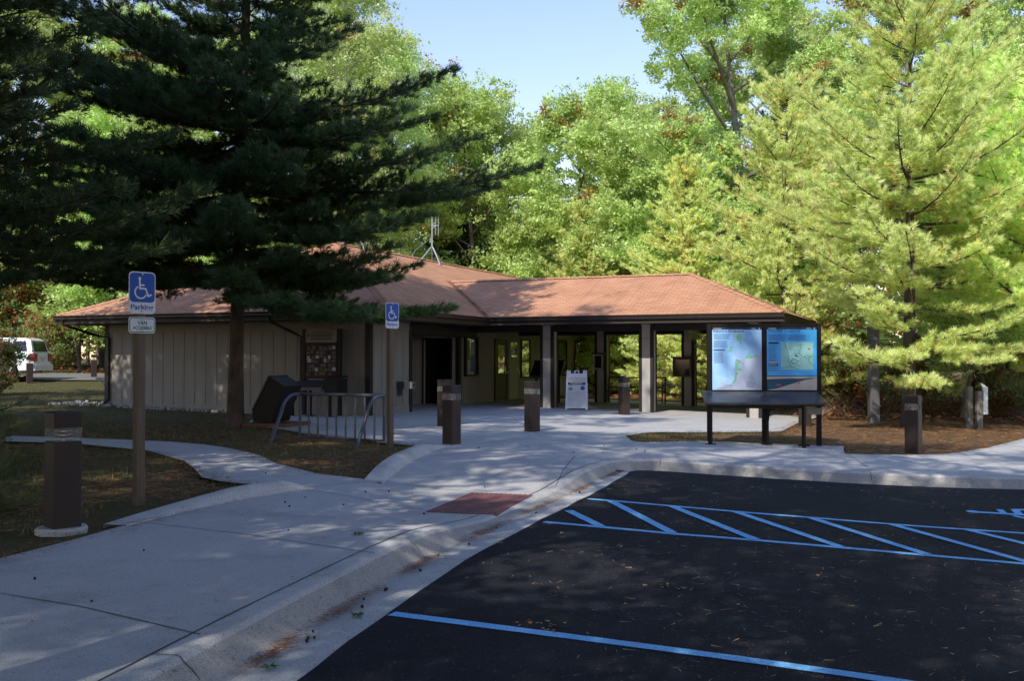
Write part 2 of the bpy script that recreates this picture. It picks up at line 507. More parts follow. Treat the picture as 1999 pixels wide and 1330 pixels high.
# kerb and gutter
KW = [.335 if p.y < 13 else (.335-.10*min(1, (p.y-13)/2.5) if p.x < 1.6 else .235) for p in FL]
def kerb_prof(i, p):
    nrm = left_normal(FL, i); k = KW[i]; b = p+nrm*k
    zt = pave(b.x, b.y); zg = z_lot(p.x, p.y)-.012; h = zt-zg; f = (k-.02)*.52
    return [(k+.012, zt-.10), (k+.006, zt+.001), (f+.035, zt+.002), (f+.008, zt-.004), (f-.012, zt-.018-.06*h), (f*.62, zt-.42*h), (f*.30, zg+.24*h), (.02, zg+.06*h), (-.03, zg+.004), (-.08, zg-.03)]
MAT['kerb_shade'] = mk_concrete('shaded_kerb_face', (.40, .375, .345), (.28, .26, .235), (.19, .17, .15))  # darker lower kerb face: its shade is put into the colour
kerb = tag(sweep('kerb', FL, kerb_prof, [MAT['kerb'], MAT['kerb_shade']], None, (4, 5, 6, 7, 8)), 'rounded concrete kerb', kind='structure')
def kerb_joints():
    mb = MB()
    for y0, right in ((5.25, 0), (8.8, 0), (12.7, 0), (2.3, 1), (5.35, 1), (8.6, 1)):
        i = min(range(2, len(FL)-2), key=lambda q: (abs(FL[q].x-y0)+(9 if FL[q].y < 14 else 0)) if right else (abs(FL[q].y-y0)+(9 if FL[q].x > 1.6 else 0)))
        p = FL[i]; nr = left_normal(FL, i); d = Vector((nr.y, -nr.x, 0))
        pr = [(o+(.004 if q > 4 else 0), z+.004) for q, (o, z) in enumerate(kerb_prof(i, p)[1:9])]+[(-GW[i]-.02, z_lot(p.x, p.y)+.004)]
        n0 = len(mb.v)
        for o, z in pr:
            for sgn in (-.004, .004):
                q = p+nr*o+d*sgn; mb.v.append((q.x, q.y, z))
        for k in range(len(pr)-1): mb.f.append((n0+2*k, n0+2*k+1, n0+2*k+3, n0+2*k+2)); mb.m.append(0)
    mb.build('kerb_joint', MAT['joint'], kerb, fix=False)
kerb_joints()
def gut_prof(i, p):
    zg = z_lot(p.x, p.y)-.010; w = GW[i]
    return [(.03, zg-.02), (-.02, zg), (-w*.6, zg+.008), (-w-.05, zg+.008)]
tag(sweep('gutter_pan', FL, gut_prof, MAT['kerb']), 'pale concrete gutter strip', kind='structure')

# concrete walk and plaza
kback = [(q.x, q.y) for q in offset(FL, KW)]
C0 = Vector((-3.88, 27.8)); TH = math.radians(-23)
E1 = Vector((math.cos(TH), math.sin(TH))); E2 = Vector((-math.sin(TH), math.cos(TH)))
def bw(u, v): return tuple(C0+E1*u+E2*v)
walk_poly = [p for p in kback if p[0] < 16] + [(16, 28.5), (11.73, 23.4), (9.6, 20.6), (8.33, 19.15), (7.9, 18.75), (7.34, 18.5), (6.6, 18.3), (5.95, 18.25), (6.2, 19.1), (6.5, 20.0),
    (5.2, 20.1), (4.07, 20.24), (3.5, 20.15), (2.9, 19.6), (2.5, 19.35), (2.3, 19.7), (2.33, 20.9), (2.8, 21.9), (3.4, 22.5), (3.9, 22.55), (5.2, 23.3), (6.32, 23.97), (8.1, 28.6),
    bw(10.9, 8), bw(10.9, 13.6), bw(5, 13.6), bw(-.5, 13.6), bw(-.5, 8), bw(-2.5, 8), bw(-2.5, 1.0), (-6.2, 27.4), (-6.5, 25.4), (-6.2, 23.9), (-5.2, 22.6), (-4.3, 21.2), (-3.2, 19.8), (-2.13, 18.6),
    (-1.45, 17.95), (-1.62, 15.2), (-1.74, 13.25), (-2.63, 13.8), (-3.49, 15.14), (-4.1, 16.5), (-4.83, 17.6), (-5.51, 18.34), (-6.34, 18.87), (-8.06, 19.36), (-15, 20.6),
    (-15, 19.4), (-7.77, 18.2), (-6.06, 17.02), (-4.96, 15.46), (-4.48, 14.41), (-4.05, 13.35), (-3.65, 12.9), (-2.62, 12.2), (-2.95, 11.6), (-3.25, 10.7), (-3.57, 9.75), (-3.75, 8.8), (-3.85, 8.4), (-4.1, 7.5), (-5.0, 4), (-6.0, 0), (-6.4, -3)]
walk = tag(sheet('sidewalk', walk_poly, pave, MAT['concrete'], .4), 'pale concrete sidewalk and entrance plaza', kind='structure')

def strip(mb, pts, w, zfn, lift, seg=.4):
    P = []
    for a, b in zip(pts[:-1], pts[1:]):
        a, b = Vector(a), Vector(b); n = max(1, int((b-a).length/seg))
        P += [a.lerp(b, k/n) for k in range(n)]
    P.append(Vector(pts[-1]))
    n0 = len(mb.v)
    for i, p in enumerate(P):
        d = (P[min(i+1, len(P)-1)]-P[max(i-1, 0)]).normalized(); nr = Vector((-d.y, d.x))
        ww = w*rnd.uniform(.8, 1.2) if w < .04 else w*rnd.uniform(.95, 1.05)
        for s in (-.5, .5):
            q = p+nr*ww*s; mb.v.append((q.x, q.y, zfn(q.x, q.y)+lift))
    for i in range(len(P)-1):
        mb.f.append((n0+2*i, n0+2*i+2, n0+2*i+3, n0+2*i+1)); mb.m.append(0)

jm = MB()
strip(jm, [kback[i] for i in range(2, len(kback)) if kback[i][0] < 15], .013, pave, .005, .3)
for pts in ([(-3.57, 9.72), (-2.4, 9.05), (-1.10, 8.15)], [(-2.55, 12.15), (-1.6, 11.75), (-.9, 11.3)], [(-1.74, 13.25), (-1.1, 13.05), (-.45, 12.85)],
            [(-3.85, 7.0), (-2.7, 6.4), (-1.75, 5.75)], [(-2.6, 12.2), (-1.74, 13.25)], [(-1.3, 17.8), (.2, 17.3), (1.75, 16.3)], [(2.4, 19.4), (1.0, 16.3), (.55, 13.1)],
            [(-1.0, 18.0), (.6, 20.4), (2.3, 20.8)], [(.6, 20.4), bw(4.0, .5), bw(4.2, 5)], [(6.0, 18.3), (5.4, 15.3)], [(-3.2, 19.8), (-1.5, 22.4), bw(2.4, 0)], [bw(.3, 1.2), bw(5, 1.5), bw(10.8, 1.4)],
            [bw(2.6, 1.5), bw(2.6, 6)], [bw(7.2, 1.5), bw(7.2, 12)], [bw(0, 5.6), bw(10.8, 5.6)], [(-4.9, 15.5), (-3.5, 15.1)], [(8.0, 18.9), (8.3, 15.2)], [(10.3, 21.4), (13, 16)]):
    strip(jm, pts, .009, pave, .004)
jm.build('expansion_joint', MAT['joint'], walk, fix=False)

# raised side kerbs of the ramp
def wing(name, pts, hs, label):
    L, hv = smooth_line(pts, hs, 6)
    def pr(i, p):
        z = pave(p.x, p.y); hh = max(.004, hv[i])
        return [(.17, z-.06), (.16, z+hh*.9), (.09, z+hh), (.02, z+hh*.96), (-.03, z+hh*.7), (-.09, z+.01), (-.12, z-.05)]
    o = sweep(name, L, pr, MAT['kerb'])
    return tag(o, label, 'kerb', kind='structure')
wing('ramp_kerb', [(-3.66, 9.5), (-3.36, 10.5), (-3.0, 11.4), (-2.68, 12.0), (-2.46, 12.32)], [.005, .06, .12, .125, .0], 'low rounded kerb beside the left path')
wing('ramp_kerb', [(-1.76, 13.05), (-1.70, 13.9), (-1.62, 15.3), (-1.42, 17.0), (-1.2, 18.2)], [.0, .10, .13, .13, .0], 'low rounded kerb below the bike rack')

# red tactile pad
def tactile():
    mb = MB(); c = Vector((-.34, 11.84)); d = Vector((.262, .965)); n = Vector((.965, -.262))
    W, Lh = .40, .82
    def P(a, b, z): q = c+d*a+n*b; return (q.x, q.y, pave(q.x, q.y)+z)
    K = 8
    for i in range(K):
        a0, a1 = -Lh+2*Lh*i/K, -Lh+2*Lh*(i+1)/K
        mb.poly([P(a0, -W, .008), P(a0, W, .008), P(a1, W, .008), P(a1, -W, .008)])
    for s in (-1, 1):
        mb.poly([P(-Lh, s*W, .008), P(Lh, s*W, .008), P(Lh, s*W, -.03), P(-Lh, s*W, -.03)])
        mb.poly([P(s*Lh, -W, .008), P(s*Lh, W, .008), P(s*Lh, W, -.03), P(s*Lh, -W, -.03)])
    for i in range(26):
        for j in range(13):
            a, b = -Lh+.035+i*.063, -W+.03+j*.061
            if a > Lh-.02 or b > W-.02: continue
            r1, r2 = .016, .009
            bot = [P(a+r1*math.cos(t), b+r1*math.sin(t), .0085) for t in (0, PI/3, 2*PI/3, PI, 4*PI/3, 5*PI/3)]
            top = [P(a+r2*math.cos(t), b+r2*math.sin(t), .015) for t in (0, PI/3, 2*PI/3, PI, 4*PI/3, 5*PI/3)]
            mb.mesh(bot+top, [(k, (k+1) % 6, 6+(k+1) % 6, 6+k) for k in range(6)]+[(6, 7, 8, 9, 10, 11)])
    return mb
MAT['tactile'] = simple('brick_red_plastic', (.20, .075, .07), (.15, .055, .052), 6, .6, 0, 60, .1)
tag(tactile().build('tactile_pad', MAT['tactile']), 'brick red tactile warning pad with small domes set in the kerb ramp', 'tactile pad')

# road paint
def z_mark(X, Y): return z_lot(X, Y)
def line(pts, w=.105):
    mb = MB(); strip(mb, pts, w, z_mark, .0085, .12); tag(mb.build('painted_line', MAT['line'], lot, fix=False))
line([(-.80, 6.80), (1.92, 5.50), (8, 2.5)])
line([(.33, 10.62), (1.59, 9.94), (2.6, 9.58), (4.47, 8.94), (8, 7.75)], .10)
line([(.92, 12.38), (1.95, 11.80), (2.65, 11.48), (4.26, 10.93), (5.36, 10.66), (9, 9.5)], .10)
def dline(a, b):
    mb = MB(); strip(mb, [a, b], .105, z_mark, .0125, .12); tag(mb.build('painted_line', MAT['line'], lot, fix=False))
for a, b in (((.63, 11.40), (.90, 10.33)), ((1.17, 12.23), (1.57, 9.97)), ((1.84, 11.85), (2.31, 9.70)), ((2.51, 11.52), (3.03, 9.46)), ((3.27, 11.26), (3.74, 9.21)), ((4.06, 10.99), (4.56, 8.93)), ((4.78, 10.80), (5.4, 8.65)), ((5.6, 10.57), (6.2, 8.4))):
    dline(a, b)

# wheelchair symbol as polygons, unit space x right / y up, about 1 x 1.2
def sym_polys():
    P = []
    def stroke(pts, w):
        for a, b in zip(pts[:-1], pts[1:]):
            a, b = Vector(a), Vector(b); d = (b-a).normalized(); n = Vector((-d.y, d.x))*w/2; e = d*w*.35
            P.append([a-n-e, b-n+e, b+n+e, a+n-e])
    P.append([Vector((.345+.075*math.cos(t*PI/8), 1.04+.075*math.sin(t*PI/8))) for t in range(16)])
    stroke([(.335, .96), (.355, .53)], .095)
    stroke([(.36, .56), (.65, .545), (.79, .18), (.93, .255)], .085)
    stroke([(.36, .72), (.57, .72)], .075)
    arc = [(.40+.30*math.cos(math.radians(a)), .37+.30*math.sin(math.radians(a))) for a in range(118, 352, 13)]
    for a, b in zip(arc[:-1], arc[1:]):
        a, b = Vector(a), Vector(b); d = (b-a).normalized(); n = Vector((-d.y, d.x))*.0375
        P.append([a-n-d*.004, b-n+d*.004, b+n+d*.004, a+n-d*.004])
    return P
def road_symbol():
    # head towards the kerb side on the left, as seen from the lot
    mb = MB(); o = Vector((5.47, 12.30)); up = Vector((-.95, .30)).normalized(); rt = Vector((up.y, -up.x))
    for i, p in enumerate(sym_polys()):
        q = [o+rt*((v.x-.4)*1.45)-up*((1.1-v.y)*1.05) for v in p]
        mb.poly([(a.x, a.y, z_mark(a.x, a.y)+.0085+.0008*(i % 6)) for a in q])
    tag(mb.build('wheelchair_symbol', MAT['line'], lot, fix=False))
road_symbol()

def inpoly(poly, x, y):
    c = False; j = len(poly)-1
    for i in range(len(poly)):
        a, b = poly[i], poly[j]
        if (a[1] > y) != (b[1] > y) and x < (b[0]-a[0])*(y-a[1])/(b[1]-a[1])+a[0]: c = not c
        j = i
    return c
# ground
def ground():
    fl = [Vector((p.x, p.y)) for p in offset(FL, [k-.04 for k in KW])]
    poly = fl+[Vector((60, 12)), Vector((60, -40)), Vector((-6, -40))]
    def inp(x, y):
        c = False; j = len(poly)-1
        for i in range(len(poly)):
            a, b = poly[i], poly[j]
            if (a.y > y) != (b.y > y) and x < (b.x-a.x)*(y-a.y)/(b.y-a.y)+a.x: c = not c
            j = i
        return c
    def inw(x, y): return inpoly(walk_poly, x, y)
    xs = [-500, -300, -150, -90, -60, -45, -35, -28]+[-24+.8*i for i in range(18)]+[-9.6+.16*i for i in range(120)]+[9.6+.5*i for i in range(30)]+[25, 30, 40, 60, 90, 150, 300, 500]
    ys = [-300, -120, -60, -30, -15]+[-8+.4*i for i in range(30)]+[4+.2*i for i in range(80)]+[20+.35*i for i in range(60)]+[41+1.5*i for i in range(14)]+[65, 75, 90, 120, 200, 400, 800]
    r2 = random.Random(5)
    vs = []
    for y in ys:
        for x in xs:
            z = height(x, y)-.035
            if -8 < x < 17 and y < 42: z += min(0, ramp_dip(x, y))-(.09 if -4.6 < x < 1.5 and 9.5 < y < 17.5 and inw(x, y) else 0)
            if inp(x, y): z = height(x, y)-.45
            elif -30 < x < 25 and 0 < y < 60: z += r2.uniform(-.012, .010)
            vs.append((x, y, z))
    n = len(xs)
    fs = [(j*n+i, j*n+i+1, (j+1)*n+i+1, (j+1)*n+i) for j in range(len(ys)-1) for i in range(n-1)]
    mb = MB(); mb.mesh(vs, fs)
    return tag(mb.build('ground', MAT['ground'], smooth='all', fix=False), 'needle strewn forest ground with thin grass', kind='structure')
ground()
# service road far left
sr = sheet('service_road', [(-60, 40.4), (-21.5, 43.6), (-15, 45.4), (-15, 50), (-22, 51), (-60, 50)], height, simple('worn_asphalt', (.20, .185, .165), (.15, .14, .125), 2, .9), 1.2, .02)
tag(sr, 'worn service road behind the building', kind='structure')

# ------------------------------------------------------------------ visitor building (local axes u = right, v = back)
BLD = empty('ranger_station', (C0.x, C0.y, 0), TH, 'long tan sided ranger station with reddish shingle roof and open porch on square columns', 'building')

def grooved(p0, p1, z0, z1, sp=.40, out=1, gw=.022, gd=.014):
    """vertical board siding from p0 to p1 (2d, local); face lies on the line, grooves cut in; out=+1: outside is to the right of p0->p1"""
    mb = MB(); a, b = Vector(p0), Vector(p1); L = (b-a).length; d = (b-a)/L; n = Vector((d.y, -d.x))*out
    prof = [(0, 0)]; s = sp*.6
    while s < L-.08:
        prof += [(s-gw/2, 0), (s-gw/2+.004, -gd), (s+gw/2-.004, -gd), (s+gw/2, 0)]; s += sp
    prof.append((L, 0))
    pts = [a+d*s_+n*o_ for s_, o_ in prof]
    for q, r in zip(pts[:-1], pts[1:]):
        mb.poly([(q.x, q.y, z0), (r.x, r.y, z0), (r.x, r.y, z1), (q.x, q.y, z1)])
    q0, q1 = a-n*.12, b-n*.12
    mb.poly([(q0.x, q0.y, z0), (q1.x, q1.y, z0), (q1.x, q1.y, z1), (q0.x, q0.y, z1)])
    mb.poly([(pts[0].x, pts[0].y, z0), (q0.x, q0.y, z0), (q0.x, q0.y, z1), (pts[0].x, pts[0].y, z1)])
    mb.poly([(pts[-1].x, pts[-1].y, z0), (q1.x, q1.y, z0), (q1.x, q1.y, z1), (pts[-1].x, pts[-1].y, z1)])
    return mb
def wall(p0, p1, z0=-.5, z1=2.62, sp=.40, mat='siding', out=1, base=True):
    w = grooved(p0, p1, z0, z1, sp, out)
    a, b = Vector(p0), Vector(p1); d = (b-a).normalized(); n = Vector((d.y, -d.x))*out
    def bar(za, zb, t):
        c = [a, b, b+n*t, a+n*t]
        w.prism([(q.x, q.y, za) for q in c], (0, 0, zb-za))
    if base: bar(-.5, .20, .016)
    bar(2.36, 2.60, .018)
    return w.build('wall', MAT[mat], BLD, fix=True)
wall((-9.4, 0), (0, 0))
wall((0, 0), (0, 2.34))
wall((-9.4, 25.6), (-9.4, 0))
wall((-.7, 7.0), (-.7, 25.6), base=False)
wall((-.7, 25.6), (-9.4, 25.6))
# entrance recess: side, back with door opening
wall((-2.6, 2.34), (-2.6, 7.0), mat='grey_board')
wall((0, 2.34), (-2.6, 2.34), mat='grey_board')
wall((-2.6, 7.0), (-2.06, 7.0), mat='grey_board', base=False)
wall((-1.0, 7.0), (-.72, 7.0), mat='grey_board', base=False)
mb = MB(); mb.box(-2.6, -.72, 7.0, 7.12, 2.22, 2.62); mb.build('door_header', MAT['grey_board'], BLD)
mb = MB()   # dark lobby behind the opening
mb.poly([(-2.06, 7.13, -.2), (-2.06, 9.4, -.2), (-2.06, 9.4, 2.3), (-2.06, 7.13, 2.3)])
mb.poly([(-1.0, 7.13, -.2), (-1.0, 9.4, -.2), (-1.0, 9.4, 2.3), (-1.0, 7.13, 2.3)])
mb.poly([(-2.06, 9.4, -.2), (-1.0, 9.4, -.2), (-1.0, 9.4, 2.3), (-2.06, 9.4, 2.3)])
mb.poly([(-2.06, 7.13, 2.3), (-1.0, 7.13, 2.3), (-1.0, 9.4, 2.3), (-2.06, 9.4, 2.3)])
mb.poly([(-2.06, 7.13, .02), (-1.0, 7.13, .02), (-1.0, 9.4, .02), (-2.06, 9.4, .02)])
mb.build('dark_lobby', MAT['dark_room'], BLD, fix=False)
mb = MB()
mb.box(-2.10, -2.05, 6.96, 7.0, -.1, 2.26); mb.box(-1.01, -.96, 6.96, 7.0, -.1, 2.26); mb.box(-2.05, -1.01, 6.96, 7.0, 2.20, 2.26)
mb.build('door_frame', MAT['trim'], BLD)
# dark corner boards
def corner(u, v, z0=-.3, z1=2.6, w=.13, su=1, sv=-1):
    mb = MB(); t = .028
    u0, u1 = sorted((u+su*t, u-su*w)); v0, v1 = sorted((v+sv*t, v+sv*.003))
    mb.box(u0, u1, v0, v1, z0, z1)
    u0, u1 = sorted((u+su*t, u+su*.003)); v0, v1 = sorted((v+sv*.002, v-sv*w))
    mb.box(u0, u1, v0, v1, z0, z1)
    mb.build('corner_board', MAT['trim'], BLD)
corner(0, 0); corner(0, 2.34, sv=1); corner(-.7, 7.0); corner(-9.4, 0, su=-1)
mb = MB(); mb.box(-2.60, .02, 2.37, 6.96, 2.42, 2.60); mb.build('recess_ceiling', MAT['trim'], BLD)
mb = MB(); mb.box(-.62, .02, 2.40, 6.9, 2.28, 2.42); mb.build('entrance_beam', MAT['trim'], BLD)

# soffits
mb = MB()
zs = 2.63
mb.poly([(-10.37, -.97, zs), (1.17, -.97, zs), (1.17, 26.57, zs), (-10.37, 26.57, zs)])
mb.build('soffit', MAT['soffit'], BLD, fix=False)
mb = MB(); mb.poly([(1.18, 5.13, zs+.02), (10.27, 5.13, zs+.02), (10.27, 12.67, zs+.02), (1.18, 12.67, zs+.02)])
mb.build('porch_ceiling', MAT['soffit'], BLD, fix=False)

# roof
ZE, ZR, ZP = 2.86, 5.50, 4.33
def rpoly(mb, pts, eave_dir):
    e = Vector(eave_dir).normalized(); p0 = Vector(pts[0])
    nrm = (Vector(pts[1])-p0).cross(Vector(pts[2])-p0).normalized()
    if nrm.z < 0: nrm = -nrm
    up = nrm.cross(e)
    mb.poly(pts, 0, [((Vector(p)-p0).dot(e)+7.3, (Vector(p)-p0).dot(up)) for p in pts])
A, B_, Cc, D = (-10.4, -1, ZE), (1.2, -1, ZE), (1.2, 26.6, ZE), (-10.4, 26.6, ZE)
PK, PK2 = (-4.6, 5.5, ZR), (-4.6, 20.8, ZR)
sl = (ZR-ZE)/5.8
uj = 1.2-(ZP-ZE)/sl
RV = 8.9
mb = MB()
rpoly(mb, [A, B_, PK], (1, 0, 0))
rpoly(mb, [B_, (1.2, 5.1, ZE), (uj, RV, ZP), (1.2, 12.7, ZE), Cc, PK2, PK], (0, 1, 0))
rpoly(mb, [Cc, D, PK2], (-1, 0, 0))
rpoly(mb, [D, A, PK, PK2], (0, -1, 0))
mb.build('roof', MAT['roof'], BLD, fix=False)
mb = MB()
UE = 10.3; UR = 6.85
rpoly(mb, [(1.2, 5.1, ZE), (UE, 5.1, ZE), (UR, RV, ZP), (uj, RV, ZP)], (1, 0, 0))
rpoly(mb, [(UE, 5.1, ZE), (UE, 12.7, ZE), (UR, RV, ZP)], (0, 1, 0))
rpoly(mb, [(UE, 12.7, ZE), (1.2, 12.7, ZE), (uj, RV, ZP), (UR, RV, ZP)], (-1, 0, 0))
porch_roof = mb.build('porch_roof', MAT['roof'], BLD, fix=False)
# ridge and hip caps
def cap(pts, name='ridge_cap'):
    mb = MB()
    for a, b in zip(pts[:-1], pts[1:]):
        a, b = Vector(a), Vector(b); d = (b-a).normalized(); s = d.cross(Vector((0, 0, 1))).normalized(); L = (b-a).length
        k = 0; x = 0
        while x < L-.02:
            x1 = min(L, x+.30); z = Vector((0, 0, .030)); zl = Vector((0, 0, -.032))
            p, q = a+d*x, a+d*x1
            lift = Vector((0, 0, .014))
            uvs = [(x, 0), (x, .13), (x1, .13), (x1, 0)]
            mb.poly([p-s*.14+zl, p+z, q+z+lift, q-s*.14+zl+lift], 0, uvs)
            mb.poly([p+z, p+s*.14+zl, q+s*.14+zl+lift, q+z+lift], 0, uvs)
            x = x1
    return mb.build(name, MAT['roof'], BLD, fix=False)
cap([PK, PK2]); cap([(UR, RV, ZP), (uj+.1, RV, ZP)])
cap([PK, A], 'hip_cap'); cap([PK, B_], 'hip_cap'); cap([(UR, RV, ZP), (UE, 5.1, ZE)], 'hip_cap'); cap([(UR, RV, ZP), (UE, 12.7, ZE)], 'hip_cap'); cap([PK2, Cc], 'hip_cap')
mb = MB(); mb.box(-4.76, -4.72, 7.2, 20.7, ZR-.03, ZR+.035); mb.build('ridge_vent', MAT['trim'], BLD)

# fascia boards and gutters
mb = MB()
mb.box(-10.42, 1.2, -1.03, -1.0, 2.60, 2.84); mb.box(-10.43, -10.40, -1.03, 26.6, 2.60, 2.84)
mb.box(1.19, 1.215, -1.0, 5.1, 2.60, 2.84); mb.box(1.19, 1.215, 12.7, 26.6, 2.60, 2.84)
mb.build('fascia', MAT['fascia'], BLD)
mb = MB()
mb.box(1.215, UE, 5.07, 5.098, 2.60, 2.84); mb.box(UE, UE+.028, 5.10, 12.7, 2.60, 2.84); mb.box(1.2, UE, 12.7, 12.73, 2.60, 2.84)
mb.build('porch_fascia', MAT['fascia'], BLD)
def gutter(p0, p1, out, name='gutter'):
    """K-style gutter along p0-p1 at z 2.73-2.85"""
    mb = MB(); a, b = Vector(p0), Vector(p1); n = Vector(out)
    pr = [(.002, 2.72), (.07, 2.72), (.085, 2.755), (.085, 2.79), (.115, 2.825), (.115, 2.85), (.10, 2.85), (.10, 2.835), (.002, 2.835)]
    d = b-a
    mb.prism([(a.x+n.x*o, a.y+n.y*o, z) for o, z in pr], (d.x, d.y, 0))
    mb.build(name, MAT['gutter'], BLD)
gutter((1.215, -1.0), (1.215, 4.97), (1, 0)); gutter((1.33, 5.07), (UE+.02, 5.07), (0, -1)); gutter((-10.40, -1.03), (1.31, -1.03), (0, -1))
def downspout(path):
    mb = MB(); mb.tube(path, .042, 6); mb.build('downspout', MAT['gutter'], BLD, smooth=True)
downspout([(-2.55, -1.08, 2.74), (-2.55, -1.06, 2.58), (-2.3, -.35, 2.30), (-2.2, -.07, 2.18), (-2.2, -.06, .1), (-2.2, -.16, -.02)])
downspout([(-10.1, -1.08, 2.74), (-10.05, -1.06, 2.58), (-9.6, -.35, 2.30), (-9.25, -.07, 2.2), (-9.25, -.06, .32), (-9.25, -.2, .2)])

# porch columns
def column(u, v):
    s = .205; mb = MB(); z0 = -.35; z1 = 2.46
    mb.box(u-s, u+s, v-s, v+s, z0, 2.62)
    col = mb.build('column', MAT['grey_board'], BLD)
    mt = MB(); t = .02; w = .075
    for su in (-1, 1):
        for sv in (-1, 1):
            a0, a1 = sorted((u+su*(s+t), u+su*(s-w))); b0, b1 = sorted((v+sv*(s+t), v+sv*(s+.002)))
            mt.box(a0, a1, b0, b1, z0, 2.6)
            a0, a1 = sorted((u+su*(s+t), u+su*(s+.002))); b0, b1 = sorted((v+sv*(s+.001), v+sv*(s-w)))
            mt.box(a0, a1, b0, b1, z0, 2.6)
    mt.build('corner_trim', MAT['trim'], col)
    mj = MB(); e = s+.004
    mj.box(u-s+w, u+s-w, v-e, v+e, 2.17, 2.18); mj.box(u-e, u+e, v-s+w, v+s-w, 2.17, 2.18)
    mj.build('board_seam', MAT['joint'], col)
for u in (2.78, 6.03, 9.28): column(u, 6.42)
for u in (2.95, 6.15, 9.3): column(u, 11.4)
mb = MB(); mb.box(.0, 10.0, 6.30, 6.54, 2.42, 2.64); mb.build('porch_beam', MAT['trim'], BLD)
mb = MB(); mb.box(-.3, 10.0, 11.28, 11.52, 2.42, 2.64); mb.build('porch_beam', MAT['trim'], BLD)
mb = MB(); mb.box(9.16, 9.40, 6.56, 11.26, 2.42, 2.64); mb.build('porch_beam', MAT['trim'], BLD)

# doors, windows and display case on the long wall u=-.7 facing +u
def wall_pane(name, v0, v1, z0, z1, glass=True, fw=.06, mats=('trim', 'window'), parent=BLD, u=-.7, rail=None, depth=.05):
    mb = MB(); d = depth
    mb.box(u-.02, u+d, v0-fw, v0, z0-fw, z1+fw); mb.box(u-.02, u+d, v1, v1+fw, z0-fw, z1+fw)
    mb.box(u-.02, u+d, v0, v1, z0-fw, z0); mb.box(u-.02, u+d, v0, v1, z1, z1+fw)
    if rail: mb.box(u-.02, u+d, v0, v1, rail-.025, rail+.025)
    fr = mb.build(name, MAT[mats[0]], parent)
    if glass:
        g = MB(); g.box(u+.012, u+.022, v0, v1, z0, z1); g.build('pane', MAT[mats[1]], fr)
    return fr
MAT['door_dark'] = simple('dark_door_paint', (.05, .043, .036), None, 3, .5)
MAT['door_tan'] = simple('tan_door_paint', (.34, .31, .25), None, 3, .6)
def door(v0, v1, mat, wz, knob=True, wv=None):
    mb = MB(); mb.box(-.70, -.655, v0, v1, 0.02, 2.20)
    d = mb.build('door', MAT[mat], BLD)
    fr = MB(); fr.box(-.70, -.64, v0-.07, v0-.002, 0, 2.28); fr.box(-.70, -.64, v1+.002, v1+.07, 0, 2.28); fr.box(-.70, -.64, v0-.002, v1+.002, 2.21, 2.28)
    fr.build('frame', MAT['siding' if mat == 'door_tan' else 'door_dark'], d)
    a, b = wv or (v0+.25, v1-.25)
    g = MB(); g.box(-.654, -.648, a, b, wz[0], wz[1]); g.build('pane', MAT['window'], d)
    if knob:
        k = MB(); k.tube([(-.65, v1-.08, 1.05), (-.59, v1-.08, 1.05)], [.03, .035], 10); k.box(-.656, -.648, v1-.12, v1-.04, .98, 1.25)
        k.build('handle', MAT['steel'], d)
door(9.98, 10.92, 'door_dark', (1.02, 2.05), True, (10.18, 10.72))
door(11.18, 12.12, 'door_tan', (1.62, 2.18), True, (11.35, 11.95))
wall_pane('window', 12.48, 13.32, .86, 2.26, rail=1.45)
wall_pane('window', 16.55, 17.55, .9, 2.30, rail=1.5)
wall_pane('window', 18.7, 21.1, .9, 2.30, rail=None)
cs = wall_pane('display_case', 7.42, 8.30, 1.02, 2.25, True, .07, ('trim', 'case_glass'), depth=.11)
mb = MB()
for (a, b, z0, z1, m) in ((7.48, 7.78, 1.1, 1.5, 0), (7.85, 8.24, 1.08, 1.62, 1), (7.5, 7.8, 1.6, 2.2, 2), (7.86, 8.2, 1.7, 2.15, 0)):
    mb.poly([(-.676, a, z0), (-.676, b, z0), (-.676, b, z1), (-.676, a, z1)], m)
mb.build('notice', [MAT['ink_grey'], MAT['ink_soft'], MAT['cream_sign']], cs, fix=False)

# ------------------------------------------------------------------ roof antennas
def antenna(u, v, zt, loc_lab, arms=True, lean=.5):
    p = C0+E1*u+E2*v
    r = empty('antenna_mast', (p.x, p.y, ZR), TH, loc_lab, 'antenna', 'tripod antenna masts on the ridge')
    mb = MB(); mb.tube([(0, 0, -.02), (0, 0, .62), (0, 0, zt-ZR)], [.022, .03, .022], 8); mb.build('mast', MAT['galv'], r, smooth=True)
    for k, (x, y) in enumerate(((0, -.85), (0, .85), (.35, .0))):
        zz = -abs(x)*sl
        mb = MB(); mb.tube([(0, 0, .62), (x*.5, y*.5, .33+zz*.4), (x, y, zz+.04)], .024, 6); mb.box(x-.07, x+.07, y-.07, y+.07, zz+.0, zz+.05); mb.build('leg', MAT['galv'], r)
    mb = MB(); mb.tube([(0, -.45, .30), (0, .45, .30)], .014, 6); mb.build('brace', MAT['galv'], r)
    if arms:
        mb = MB()
        for s in (.14, .26): mb.tube([(s*.9, s*.4, 1.05), (s*.9, s*.4, 1.80)], .013, 6)
        mb.tube([(0, 0, 1.45), (.25, .12, 1.45)], .016, 6); mb.tube([(0, 0, 1.33), (.12, .05, 1.43)], .012, 6)
        mb.build('dipole', MAT['galv'], r)
        mb = MB(); mb.tube([(0, 0, .98), (-.25, -.9, .4), (-.30, -1.25, .0)], .008, 5); mb.build('cable', MAT['galv'], r)
antenna(-4.6, 12.5, 7.55, 'silver tripod antenna with twin rods standing clear on the roof ridge')
antenna(-4.6, 6.7, 7.3, 'silver tripod antenna at roof peak, upper part hidden by the pine', False)

